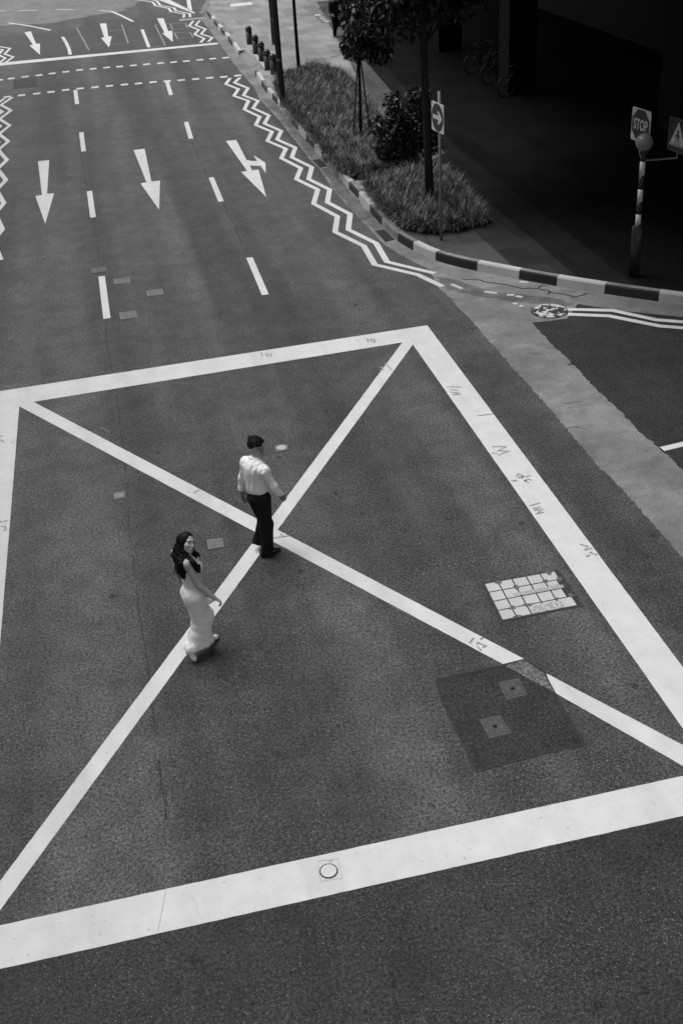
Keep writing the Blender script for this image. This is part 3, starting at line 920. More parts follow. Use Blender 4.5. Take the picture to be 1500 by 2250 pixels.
for nm, mt, pts in (  # granite tones step darker toward the arcade; the fall-off is painted shade
        ('corner_shade_paving', 'pave_shade_corner', [p for p in _in if p[0] < 8.0] + [kerb_at(8.0), (8.0, 29.35)]),
        ('granite_shade_band', 'pave_shade_half', [kerb_at(8.0)] + [p for p in _in if 8.0 < p[0] < 9.0] + [kerb_at(9.0), (9.0, 30.3), (8.0, 29.35)]),
        ('granite_shade_band', 'pave_shade_deep', [kerb_at(9.0)] + [p for p in _in if 9.0 < p[0] < 9.85] + [kerb_at(9.85), (9.85, 31.2), (9.0, 30.3)]),
        ('granite_shade_band', 'pave_shade_faint', [(8.5, 29.85), (9.4, 30.75), (10.6, 45.0), (12.8, 62.0), (12.2, 62.0), (10.0, 45.0), (8.8, 36.0)]),
        ('granite_shade_band', 'pave_shade_deep', [(9.4, 30.75), (9.85, 31.2), (11.2, 45.0), (13.3, 62.0), (12.8, 62.0), (10.6, 45.0)]),
        ('arcade_floor', 'pave_shade_full', [kerb_at(9.85)] + [p for p in _in if p[0] > 9.85] + [(60., yk), (60., 62.), (13.3, 62.), (11.2, 45.), (9.85, 31.2)])):
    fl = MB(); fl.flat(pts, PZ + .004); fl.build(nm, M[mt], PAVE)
building('unseen_shade_block', -42, -14, -30, 58, 0.0, 22, 'unseen dark block added across the road for shade, with bands of dark windows', 'building', -14)  # stands out of view, added to keep low sky light off the arcade

# footbridge that the photographer stands on
fb = thing('footbridge', (0, -1.3, 0), 'plain concrete footbridge spanning the road with solid parapets', 'footbridge')
o = fb.location.copy()
mb = MB(); mb.box((0, -1.3, 6.7), (40, 3.0, .35)); mb.build('deck', M['plaster'], fb, sub=o)
for y in (.12, -2.7):
    mb = MB(); mb.box((0, y, 7.35), (40, .12, .95)); mb.build('parapet', M['plaster'], fb, sub=o)

# ------------------------------------------------------------------ plants
def blades(poly, n_tuft, per, zb, hmin, hmax, seed, width=0.013):
    rg = np.random.default_rng(seed)
    P = np.array(poly); lo, hi = P.min(0), P.max(0)
    pts = []
    while len(pts) < n_tuft:
        q = lo + (hi - lo) * rg.random(2)
        if inside(q, poly): pts.append(q)
    pts = np.repeat(np.array(pts), per, 0)
    N = len(pts)
    tuft_h = np.repeat(rg.uniform(hmin, hmax, n_tuft), per)
    az = rg.uniform(0, 2 * np.pi, N)
    lean = rg.uniform(0.5, 1.9, N)
    L = tuft_h * rg.uniform(0.75, 1.25, N)
    seg = 4
    d = np.stack([np.cos(az), np.sin(az)], 1)
    side = np.stack([-d[:, 1], d[:, 0], np.zeros(N)], 1)
    base = np.concatenate([pts + d * rg.uniform(0, .05, (N, 1)), np.full((N, 1), zb)], 1)
    vs = []
    for s in range(seg + 1):
        u = s / seg
                # arc: integrate direction from upright to drooping
        a = lean * 1.45
        out = L * (1 - np.cos(a * u)) / a
        up = L * np.sin(a * u) / a
        c = base + np.concatenate([d * out[:, None], up[:, None]], 1)
        wv = width * (1 - u ** 2) + 0.001
        vs += [c - side * wv, c + side * wv]
    V = np.stack(vs, 1).reshape(-1, 3)
    k = 2 * (seg + 1)
    b = np.arange(N)[:, None] * k
    F = np.concatenate([b + np.array([2 * s, 2 * s + 1, 2 * s + 3, 2 * s + 2]) for s in range(seg)], 0)
    return V, F

bed1 = [g2(p, PZ) for p in ((612, 208), (606, 190), (612, 178), (640, 170), (690, 150), (745, 168), (790, 205), (828, 255), (860, 300), (905, 350), (925, 375), (852, 384), (775, 398), (742, 376), (700, 324), (645, 258), (628, 236))]
bed2 = [g2(p, PZ) for p in ((803, 416), (850, 402), (905, 388), (965, 384), (1010, 425), (1066, 494), (1035, 503), (968, 517), (918, 512), (872, 503), (840, 466))]
for poly, n, sd, lab in ((bed1, 2300, 21, 'long bed of arching strap-leaved ground cover along the kerb'), (bed2, 640, 22, 'small corner bed of arching strap-leaved ground cover by the arrow sign')):
    mb = MB(); mb.flat(poly, PZ + .008)
    tag(mb.build('planting_soil', M['soil']), kind='structure')
    V, F = blades(poly, n, 26, PZ, .30, .54, sd, .0105)
    ob = link('ground_cover', np_mesh('ground_cover', V, F, True), None, M['grass'])
    tag(ob, lab, 'ground cover', None, 'stuff')

def leaves(cents, size, rg, droop=0.4):
    """one folded leaf (two quads) at each centre"""
    N = len(cents)
    az = rg.uniform(0, 2 * np.pi, N); el = rg.normal(-droop, .5, N)
    d = np.stack([np.cos(az) * np.cos(el), np.sin(az) * np.cos(el), np.sin(el)], 1)
    s = np.cross(d, np.array([0, 0, 1.0])); s /= np.linalg.norm(s, axis=1)[:, None] + 1e-6
    roll = rg.normal(0, .6, N)
    u = np.cross(s, d)
    s2 = s * np.cos(roll)[:, None] + u * np.sin(roll)[:, None]
    u2 = np.cross(s2, d)
    L = (size * rg.uniform(.65, 1.3, N))[:, None]; W = L * .2
    a = cents - d * L / 2; b = cents + d * L / 2 - u2 * L * .12
    m1 = cents - d * L * .08 + s2 * W + u2 * W * .35; m2 = cents - d * L * .08 - s2 * W + u2 * W * .35
    mid = cents + d * L * .05
    V = np.stack([a, m1, b, mid, m2], 1).reshape(-1, 3)
    k = np.arange(N)[:, None] * 5
    F = np.concatenate([k + np.array([0, 1, 2, 3]), k + np.array([0, 3, 2, 4])], 0)
    return V, F

def crown_points(clumps, n, rg):
    out = []
    vol = np.array([c[1][0] * c[1][1] * c[1][2] for c in clumps]); vol = vol / vol.sum()
    for (c, r), f in zip(clumps, vol):
        k = int(n * f)
        q = rg.normal(0, 1, (k, 3)); q /= np.linalg.norm(q, axis=1)[:, None]
        q *= (rg.random((k, 1)) ** .45)
        out.append(np.array(c) + q * np.array(r))
    return np.concatenate(out)

def tree(name, base, trunk, radii, clumps, nleaf, lsize, label, cat, seed, droop=.4, stakes=(), limb_n=6):
    t = thing(name, tuple(base), label, cat)
    o = tuple(base)
    rg = np.random.default_rng(seed)
    mb = MB(); mb.tube(trunk, radii, 10)
    top = np.array(trunk[-1]); 
    for i in range(limb_n):
        c, r = clumps[i % len(clumps)]
        e = np.array(c) + rg.normal(0, .3, 3) * np.array(r)
        s0 = np.array(trunk[-2]) * .5 + top * .5 if i % 2 else top
        mb.tube([s0, (s0 + e) / 2 + np.array([0, 0, .08]), e], [radii[-1] * .6, radii[-1] * .4, .008], 6)
    mb.build('trunk', M['bark'], t, True, sub=o)
    V, F = leaves(crown_points(clumps, nleaf, rg), lsize, rg, droop)
    link('crown', np_mesh('crown', V - np.array(o), F), t, M['leaf'])
    for a, b in stakes:
        mb = MB(); mb.tube([a, b], .022, 8); mb.build('stake', M['stake'], t, sub=o)
    return t

def B3(px, py): return G(px, py, PZ)
b = B3(793, 312)
def rel(x, y, z): return (b[0] + x, b[1] + y, z)
_r = rel
rel = lambda x, y, z: _r(x + (.2 if z > 2.5 else 0), y, z)
tree('young_tree', b, [rel(0, 0, PZ), rel(.03, .02, 1.2), rel(.07, .05, 2.4), rel(.1, .05, 3.0)], [.055, .045, .04, .03],
     [(rel(-.2, 0, 2.8), (.5, .55, .42)), (rel(.45, .1, 2.7), (.5, .55, .5)), (rel(.05, 0, 3.4), (.68, .65, .5)), (rel(.45, 0, 4.1), (.75, .8, .6)), (rel(-.1, .2, 3.9), (.5, .6, .5)), (rel(.75, .1, 3.5), (.5, .5, .5))],
     3600, .2, 'young staked tree with drooping dark leaves rising from the long bed', 'tree', 31, .75,
     stakes=((rel(-.28, -.1, PZ), rel(.02, .02, 2.35)), (rel(.38, .35, PZ), rel(.12, .06, 2.5))))
b = B3(945, 455)
rel = _r
tree('dark_tree', b, [rel(0, 0, PZ), rel(-.03, .02, 1.5), rel(-.07, .03, 3.2), rel(-.05, .1, 4.6)], [.115, .1, .09, .07],
     [(rel(-.6, .6, 4.7), (1.1, 1.1, .8)), (rel(.7, .8, 5.0), (1.2, 1.2, .9)), (rel(0, .3, 5.9), (1.5, 1.5, 1.0)), (rel(-.2, 1.4, 5.2), (1.1, 1.0, .8))],
     7000, .2, 'thick dark trunk in the small corner bed, its crown lost in shadow above', 'tree', 32, .5)
b = B3(658, 168)
tree('slender_tree', b, [rel(0, 0, PZ), rel(-.01, 0, 1.2), rel(.0, .02, 2.6), rel(.03, .02, 4.4)], [.072, .064, .06, .05],
     [(rel(-.4, .1, 5.0), (.9, .9, .6)), (rel(.6, .2, 5.2), (.9, .9, .7)), (rel(0, .1, 6.0), (1.0, 1.0, .7))],
     3000, .18, 'slim bare dark trunk at the far end of the long bed, beside the thick pole', 'tree', 33, .4)
b = B3(880, 372)
tree('leafy_bush', b, [rel(0, 0, PZ), rel(.03, .02, .5), rel(.06, 0, .9)], [.05, .04, .03],
     [(rel(-.25, .1, .7), (.5, .45, .4)), (rel(.3, .1, .95), (.45, .5, .5)), (rel(.1, .2, 1.5), (.45, .5, .4)), (rel(.6, .25, 1.85), (.4, .4, .35)), (rel(-.5, .2, 1.3), (.35, .4, .3)), (rel(.8, .05, .8), (.4, .35, .4)), (rel(.75, .1, 1.35), (.3, .3, .3)), (rel(-.15, .1, 1.95), (.3, .3, .22))],
     3600, .16, 'dense dark leafy bush in front of the thick trunk', 'bush', 34, .3)

# ------------------------------------------------------------------ poles, bollards and signs
def pole(name, px, r0, r1, h, label, extra=None, mat='black_metal'):
    p = B3(*px); o = tuple(p)
    t = thing(name, o, label, 'pole')
    mb = MB(); mb.lathe(p, [(r0, 0), (r0, 1.0), (r0 * .98, 1.05), (r1, h), (r1 * .6, h + .05)], 20); mb.build('shaft', M[mat], t, True, sub=o)
    mb = MB(); mb.lathe(p, [(r0 * 1.35, 0), (r0 * 1.35, .03), (r0 * 1.1, .05)], 20); mb.build('base_plate', M[mat], t, sub=o)
    if extra: extra(t, p, o)
    return t
def hatch(t, p, o):
    mb = MB(); mb.box((p[0] - .03, p[1] - .092, p[2] + .75), (.09, .015, .35)); mb.build('hatch', M['iron_dark'], t, sub=o)
    mb = MB(); mb.tube([p + np.array([-.1, -.03, .2]), p + np.array([-.096, -.03, 3.6])], .008, 6); mb.build('cable', M['grey_metal'], t, sub=o)
    mb = MB(); mb.lathe(p + np.array([0, 0, 1.45]), [(.098, 0), (.104, .01), (.104, .05), (.098, .06)], 20); mb.build('clamp', M['grey_metal'], t, sub=o)
def button(t, p, o):
    mb = MB(); mb.lathe(p, [(.105, .02), (.108, .04), (.108, .7), (.1, .72)], 20); mb.build('sleeve', M['iron_dark'], t, True, sub=o)
    mb = MB(); mb.box((p[0] - .02, p[1] - .12, p[2] + 1.02), (.1, .07, .18)); mb.build('push_button_box', M['black_metal'], t, sub=o)
    mb = MB(); mb.box((p[0] - .02, p[1] - .158, p[2] + 1.0), (.045, .008, .045)); mb.build('push_button', M['sign_white'], t, sub=o)
pole('lamp_post', (622, 234), .1, .082, 8.0, 'thick dark lamp post at the kerb in the long planting bed', hatch)
pole('signal_post', (603, 98), .098, .085, 5.0, 'dark signal post on the pavement behind the bollards', button)

def bollard(px, label):
    p = B3(*px); o = tuple(p)
    t = thing('bollard', o, label, 'bollard', 'bollards along the crossing')
    mb = MB(); mb.lathe(p, [(.135, 0), (.135, .02), (.13, .03), (.13, .56)], 24); mb.build('post', M['black_metal'], t, True, sub=o)
    mb = MB(); mb.lathe(p, [(.142, .56), (.148, .575), (.148, .60), (.142, .61)], 24); mb.build('collar', M['black_metal'], t, True, sub=o)
    mb = MB(); mb.lathe(p, [(.136, .61)] + [(.136 * math.cos(a), .62 + .12 * math.sin(a)) for a in np.linspace(0, 1.5, 7)], 24); mb.build('cap', M['black_metal'], t, True, sub=o)
    return t
bollard((549, 97), 'black domed bollard farthest from the planting bed, standing alone against pale paving')
bollard((563, 118), 'black domed bollard second farthest from the planting bed')
bollard((576, 134), 'black domed bollard in the middle of the row of five')
bollard((589, 153), 'black domed bollard partly covering its neighbour by the thick pole')
bollard((602, 163), 'black domed bollard nearest the thick pole, half hidden in grass')

def sign_frame(centre, ang):
    """axes of a plate whose horizontal edge runs along direction ang"""
    ax = np.array([math.cos(ang), math.sin(ang), 0]); az = np.array([0, 0, 1.0]); ay = np.cross(az, ax)   # ay points to the back
    return np.array(centre, float), ax, ay, az
def plate(mb, fr, wdt, hgt, th=.012, mi=0, rr=.04):
    c, ax, ay, az = fr
    pts = []
    for sx, sz, a0 in ((1, 1, 0), (-1, 1, 90), (-1, -1, 180), (1, -1, 270)):
        for a in (0, 30, 60, 90):
            q = math.radians(a0 + a)
            pts.append((sx * (wdt / 2 - rr) + rr * math.cos(q), sz * (hgt / 2 - rr) + rr * math.sin(q)))
    n = len(pts)
    f = [c + ax * x + az * z - ay * th / 2 for x, z in pts]; b_ = [c + ax * x + az * z + ay * th / 2 for x, z in pts]
    mb.add(f + b_, [tuple(range(n)), tuple(range(2 * n - 1, n - 1, -1))] + [(k, k + n, (k + 1) % n + n, (k + 1) % n) for k in range(n)], mi)
def facepoly(mb, fr, pts, lift, mi=0):
    c, ax, ay, az = fr
    vs = [Vector((x, z, 0)) for x, z in pts]
    tris = [tuple(t) for t in tessellate_polygon([vs])]
    tris = [t if (pts[t[1]][0] - pts[t[0]][0]) * (pts[t[2]][1] - pts[t[0]][1]) - (pts[t[1]][1] - pts[t[0]][1]) * (pts[t[2]][0] - pts[t[0]][0]) > 0 else t[::-1] for t in tris]
    mb.add([c + ax * x + az * z - ay * lift for x, z in pts], tris, mi)

# arrow sign
p = B3(969, 528); o = tuple(p)
t = thing('arrow_sign', o, 'square white sign with a white arrow in a dark disc on a slim post', 'road sign')
mb = MB(); mb.lathe(p, [(.035, 0), (.032, 3.2)], 14); mb.build('post', M['grey_metal'], t, True, sub=o)
S_ANG = math.radians(-82)
fr = sign_frame((p[0] - .045, p[1] - .02, 2.87), S_ANG)
mb = MB(); plate(mb, fr, .6, .6); mb.build('plate', M['sign_white'], t, sub=o)
mb = MB(); facepoly(mb, fr, [(.285 * math.cos(a), .285 * math.sin(a)) for a in np.linspace(0, 2 * math.pi, 36, False)], .009); mb.build('disc', M['sign_dark'], t, sub=o)
mb = MB(); facepoly(mb, fr, [(-.22, -.045), (.06, -.045), (.0, -.13), (.09, -.13), (.235, .0), (.09, .13), (.0, .13), (.06, .045), (-.22, .045)], .012); mb.build('arrow', M['sign_white'], t, sub=o)
for z in (2.7, 3.04):
    mb = MB(); mb.lathe((p[0], p[1], z), [(.045, 0), (.045, .04)], 14); mb.build('bracket', M['grey_metal'], t, sub=o)

# belisha beacon with a stop sign and a crossing sign on its arms
p = B3(1391, 608); o = tuple(p)
t = thing('crossing_beacon', o, 'black and white banded beacon post with a round globe by the corner kerb', 'crossing beacon')
mb = MB(); mb.lathe(p, [(.105, 0), (.105, 1.02), (.06, 1.06), (.055, 1.08)], 20); mb.build('post_base', M['black_metal'], t, True, sub=o)
for i, (za, zb) in enumerate(((1.22, 1.47), (1.47, 1.715), (1.715, 1.96), (1.96, 2.225), (2.225, 2.49), (2.49, 2.66))):
    mb = MB(); mb.lathe((p[0], p[1], 0), [(.052, za), (.052, zb)], 20)
    mb.build('band', M['sign_white' if i % 2 == 0 and i < 5 else 'black_metal'], t, True, sub=o)
mb = MB(); mb.lathe((p[0], p[1], 2.84), [(.165 * math.cos(a), .165 * math.sin(a)) for a in np.linspace(-1.5, 1.5, 16)], 28); mb.build('globe', M['globe'], t, True, sub=o)
mb = MB(); mb.lathe((p[0], p[1], 2.6), [(.06, 0), (.075, .03), (.075, .06), (.05, .1)], 20); mb.build('globe_socket', M['black_metal'], t, True, sub=o)
def at_px(px, py, z): return G(px, py, z)
ac = at_px(1407, 276, 2.98)
pc = at_px(1489, 298, 2.95)
stop = thing('stop_sign', tuple(ac), 'octagonal STOP sign on a white square plate beside the beacon globe', 'road sign')
fr = sign_frame(ac, S_ANG)
so = tuple(ac)
mb = MB(); plate(mb, fr, .62, .62); mb.build('plate', M['sign_white'], stop, sub=so)
mb = MB(); facepoly(mb, fr, [(.315 * math.cos(a), .315 * math.sin(a)) for a in np.arange(8) * math.pi / 4 + math.pi / 8], .009); mb.build('octagon', M['sign_dark'], stop, sub=so)
mb = MB(); text_mesh(mb, 'STOP', .27, lambda x, y: fr[0] + fr[1] * x * .72 + fr[3] * y * 1.05 - fr[2] * .012, bold=.006); mb.build('lettering', M['sign_white'], stop, sub=so)
ped = thing('crossing_sign', tuple(pc), 'dark square warning sign with walking figure in a white triangle', 'road sign')
fr = sign_frame(pc, S_ANG); po = tuple(pc)
mb = MB(); plate(mb, fr, .62, .62); mb.build('plate', M['sign_dark'], ped, sub=po)
mb = MB()
for q in ([(-.3, -.3), (.3, -.3), (.3, -.29), (-.3, -.29)], [(-.3, .29), (.3, .29), (.3, .3), (-.3, .3)], [(-.3, -.29), (-.29, -.29), (-.29, .29), (-.3, .29)], [(.29, -.29), (.3, -.29), (.3, .29), (.29, .29)]): facepoly(mb, fr, q, .009)
mb.build('border', M['grey_metal'], ped, sub=po)
mb = MB(); facepoly(mb, fr, [(-.25, -.2), (.25, -.2), (0, .25)], .010); mb.build('triangle', M['sign_white'], ped, sub=po)
mb = MB()
facepoly(mb, fr, [(.035 * math.cos(a), .07 + .03 * math.sin(a)) for a in np.linspace(0, 2 * math.pi, 14, False)], .012)
facepoly(mb, fr, [(-.03, .035), (.03, .035), (.035, -.05), (-.03, -.05)], .012)
facepoly(mb, fr, [(-.03, -.045), (.0, -.05), (-.06, -.165), (-.09, -.165)], .0125); facepoly(mb, fr, [(.0, -.045), (.035, -.05), (.07, -.165), (.04, -.165)], .0127)
facepoly(mb, fr, [(-.03, .03), (-.02, .01), (-.075, -.05), (-.085, -.03)], .0129); facepoly(mb, fr, [(.03, .03), (.02, .01), (.07, -.04), (.08, -.025)], .0131)
facepoly(mb, fr, [(-.2, -.185), (.2, -.185), (.2, -.172), (-.2, -.172)], .0133)
mb.build('walking_figure', M['sign_dark'], ped, sub=po)
for s_, cc, ob, oo in ((-1, ac, stop, so), (1, pc, ped, po)):
    top = np.array([cc[0], cc[1], cc[2] - .30]); low = np.array([cc[0], cc[1], 2.5 if s_ < 0 else 2.53]) + np.array([0.02, .01, .0])
    mb = MB(); mb.tube([(p[0], p[1], 2.42 if s_ < 0 else 2.5), low, top + np.array([.02, .01, .25])], .02, 8); mb.build('arm', M['grey_metal'], ob, sub=oo)

# painted panel on the pavement near the walker
mb = MB(); mb.flat([g2(q, PZ) for q in ((686, 31), (706, 28.5), (730, 48), (708, 50.5))], PZ + .005); mb.build('painted_panel', M['sign_dark'], PAVE)
mb = MB()
for q in (((690, 32.5), (703, 30.5), (706, 34), (694, 36)), ((700, 38), (709, 36.5), (711, 38), (702, 39.5)), ((703, 41), (712, 39.5), (714, 41), (705, 42.5)), ((707, 44), (716, 42.5), (718, 44), (709, 45.5)), ((711, 47), (722, 45.5), (724, 47.5), (714, 49))):
    mb.flat([g2(k, PZ) for k in q], PZ + .009)
mb.build('panel_symbol', M['white_worn'], PAVE)
mb = MB(); mb.flat([g2(q, PZ) for q in ((506, 9), (553, 4.5), (554, 10.5), (507, 15))], PZ + .005); mb.build('pavement_line', M['white'], PAVE)
mb = MB()
for a, b_ in (((695, 132), (712, 129)), ((728, 125), (748, 122)), ((572, 170), (592, 167)), ((700, 19), (706, 20)), ((708, 22), (712, 24))):
    mb.ribbon([g2(a, PZ), g2(b_, PZ)], .06, PZ + .005)
mb.build('drain_slot', M['crack'], PAVE)
mb = MB(); mb.ribbon(jag([g2(q, PZ) for q in ((934, 521), (946, 540), (975, 555), (1010, 566))], .08, .01, 3, False), .02, PZ + .006); mb.build('paving_crack', M['crack'], PAVE)

# bicycles parked in the dark arcade
def bicycle():
    t = thing('parked_bicycle', (0, 0, 0), 'x', 'bicycle', 'bicycles parked in the dark arcade')
    for x in (-.52, .52):
        mb = MB()
        ang = np.linspace(0, 2 * math.pi, 25)
        mb.tube([(x + .33 * math.cos(a), 0, .34 + .33 * math.sin(a)) for a in ang], .02, 6, caps=False)
        wh = mb.build('wheel', M['black_metal'], t, True)
        mb = MB()
        mb.tube([(x + .30 * math.cos(a), 0, .34 + .30 * math.sin(a)) for a in ang], .008, 6, caps=False)
        for k in range(8):
            mb.tube([(x, 0, .34), (x + .3 * math.cos(k * math.pi / 4), 0, .34 + .3 * math.sin(k * math.pi / 4))], .003, 4)
        mb.build('rim', M['iron_dark'], wh)
    mb = MB()
    for a, b_ in (((-.52, 0, .34), (-.1, 0, .3)), ((-.52, 0, .34), (-.2, 0, .8)), ((-.1, 0, .3), (-.22, 0, .92)), ((-.1, 0, .3), (.38, 0, .75)), ((-.2, 0, .8), (.36, 0, .85)), ((.52, 0, .34), (.35, 0, .95))):
        mb.tube([a, b_], .017, 8)
    mb.build('frame', M['black_metal'], t, True)
    mb = MB(); mb.box((-.23, 0, .95), (.26, .12, .05)); mb.build('saddle', M['rubber'], t)
    mb = MB(); mb.tube([(.3, -.28, 1.0), (.36, -.1, .98), (.36, .1, .98), (.3, .28, 1.0)], .014, 8); mb.build('handlebar', M['black_metal'], t, True)
    return t
b0 = bicycle()
spots = [((1112, 212), 'nearest bicycle of the row in the dark arcade, by the column foot'), ((1075, 182), 'middle bicycle of the row in the dark arcade'), ((1038, 160), 'farthest bicycle of the row in the dark arcade')]
for i, (px, lab) in enumerate(spots):
    p = B3(*px)
    if i == 0: r = b0
    else:
        r = b0.copy(); COL.objects.link(r)
        for ch in b0.children:
            c = ch.copy(); COL.objects.link(c); c.parent = r
            for gch in ch.children:
                d = gch.copy(); COL.objects.link(d); d.parent = c
    r.location = (p[0] + .4, p[1], PZ)
    r.rotation_euler = (0, 0, math.radians(18))
    r['label'] = lab

#PEOPLE0#
# ------------------------------------------------------------------ people: solid fields turned into one continuous skin
class Field:
    def __init__(s, lo, hi, vox):
        s.lo = np.array(lo, np.float32); s.vox = vox
        n = np.ceil((np.array(hi) - np.array(lo)) / vox).astype(int) + 1
        s.x = [s.lo[i] + np.arange(n[i], dtype=np.float32) * vox for i in range(3)]
        s.f = np.full(n, 1.0, np.float32)
    def _sub(s, lo, hi):
        sl, ax = [], []
        for i in range(3):
            a = int(np.clip(math.floor((lo[i] - s.lo[i]) / s.vox), 0, len(s.x[i]))); b = int(np.clip(math.ceil((hi[i] - s.lo[i]) / s.vox) + 1, 0, len(s.x[i])))
            sl.append(slice(a, b)); ax.append(s.x[i][a:b])
        return tuple(sl), ax[0][:, None, None], ax[1][None, :, None], ax[2][None, None, :]
    def _put(s, sl, d, k, op):
        a = s.f[sl]
        if op < 0:
            d = -d
            h = np.maximum(k - np.abs(a - d), 0) / k
            s.f[sl] = np.maximum(a, d) + h * h * k * .25
        else:
            h = np.maximum(k - np.abs(a - d), 0) / k
            s.f[sl] = np.minimum(a, d) - h * h * k * .25
    def cap(s, a, b, ra, rb=None, k=.02, op=1):
        rb = ra if rb is None else rb
        a = np.array(a, np.float32); b = np.array(b, np.float32)
        m = max(ra, rb) + k + 3 * s.vox
        sl, X, Y, Z = s._sub(np.minimum(a, b) - m, np.maximum(a, b) + m)
        ab = b - a; L = float(ab @ ab) + 1e-9
        t = np.clip(((X - a[0]) * ab[0] + (Y - a[1]) * ab[1] + (Z - a[2]) * ab[2]) / L, 0, 1)
        d = np.sqrt((X - a[0] - t * ab[0]) ** 2 + (Y - a[1] - t * ab[1]) ** 2 + (Z - a[2] - t * ab[2]) ** 2) - (ra + (rb - ra) * t)
        s._put(sl, d, k, op); return s
    def ell(s, c, r, ax=None, k=.02, op=1):
        c = np.array(c, np.float32)
        ax = np.eye(3) if ax is None else ax
        m = max(r) + k + 3 * s.vox
        sl, X, Y, Z = s._sub(c - m, c + m)
        q = [(X - c[0]) * a[0] + (Y - c[1]) * a[1] + (Z - c[2]) * a[2] for a in ax]
        k0 = np.sqrt(sum((q[i] / r[i]) ** 2 for i in range(3)))
        k1 = np.sqrt(sum((q[i] / r[i] ** 2) ** 2 for i in range(3))) + 1e-6
        s._put(sl, k0 * (k0 - 1) / k1, k, op); return s
    def chain(s, pts, rs, k=.02):
        for i in range(len(pts) - 1): s.cap(pts[i], pts[i + 1], rs[i], rs[i + 1], k)
        return s
    def cut(s, p, n, k=.004):
        """remove the half space on the side n points to"""
        n = np.array(n, float); n /= np.linalg.norm(n)
        d = (s.x[0][:, None, None] - p[0]) * n[0] + (s.x[1][None, :, None] - p[1]) * n[1] + (s.x[2][None, None, :] - p[2]) * n[2]
        s.f = np.maximum(s.f, d.astype(np.float32)); return s
    def wobble(s, amp, wl, seed, n=7, squash=(1, 1, 1), mask=None):
        rg = np.random.default_rng(seed)
        X, Y, Z = s.x[0][:, None, None], s.x[1][None, :, None], s.x[2][None, None, :]
        acc = np.zeros_like(s.f)
        for i in range(n):
            w_ = rg.normal(0, 1, 3); w_ /= np.linalg.norm(w_); w_ = w_ * np.array(squash) * 2 * np.pi / (wl * rg.uniform(.6, 1.5))
            acc += np.sin(X * w_[0] + Y * w_[1] + Z * w_[2] + rg.uniform(0, 6.28)).astype(np.float32)
        acc *= amp / math.sqrt(n)
        if mask is not None: acc *= mask(X, Y, Z)
        s.f += acc; return s
    def mesh(s, name, origin, matfn=None):
        f = s.f
        f[0], f[-1], f[:, 0], f[:, -1], f[:, :, 0], f[:, :, -1] = (1,) * 6
        ins = f < 0
        n = np.array(f.shape) - 1
        cnt = np.zeros(n, np.int8)
        offs = [(i, j, k) for i in (0, 1) for j in (0, 1) for k in (0, 1)]
        for i, j, k in offs: cnt += ins[i:i + n[0], j:j + n[1], k:k + n[2]]
        cells = np.argwhere((cnt > 0) & (cnt < 8))
        vals = np.stack([f[cells[:, 0] + i, cells[:, 1] + j, cells[:, 2] + k] for i, j, k in offs], 1)
        acc = np.zeros((len(cells), 3)); num = np.zeros(len(cells))
        O = np.array(offs, float)
        for a in range(8):
            for b in range(a + 1, 8):
                if abs(O[a] - O[b]).sum() != 1: continue
                m = (vals[:, a] < 0) != (vals[:, b] < 0)
                t = np.where(m, vals[:, a] / (vals[:, a] - vals[:, b] + 1e-12), 0)
                acc += np.where(m[:, None], O[a] + t[:, None] * (O[b] - O[a]), 0); num += m
        V = (cells + acc / num[:, None]) * s.vox + s.lo - np.array(origin)
        idx = np.full(n, -1, np.int64); idx[tuple(cells.T)] = np.arange(len(cells))
        Fs = []
        for ax_ in range(3):
            u, v = (ax_ + 1) % 3, (ax_ + 2) % 3
            a = [slice(1, n[0]), slice(1, n[1]), slice(1, n[2])]; a[ax_] = slice(0, n[ax_])
            b = list(a); b[ax_] = slice(1, n[ax_] + 1)
            i0, i1 = ins[tuple(a)], ins[tuple(b)]
            e = np.argwhere(i0 != i1)
            sg = i0[tuple(e.T)]
            e = e + np.array([0 if q == ax_ else 1 for q in range(3)])
            def cell(du, dv):
                c = e.copy(); c[:, u] -= du; c[:, v] -= dv
                return idx[tuple(c.T)]
            q = np.stack([cell(1, 1), cell(0, 1), cell(0, 0), cell(1, 0)], 1)
            q[~sg] = q[~sg][:, ::-1]
            Fs.append(q)
        Fq = np.concatenate(Fs); Fq = Fq[(Fq >= 0).all(1)]
        mi = matfn(V[Fq].mean(1) + np.array(origin)) if matfn else None
        return np_mesh(name, V, Fq, True, mi)

def unit(v):
    v = np.array(v, float); return v / np.linalg.norm(v)

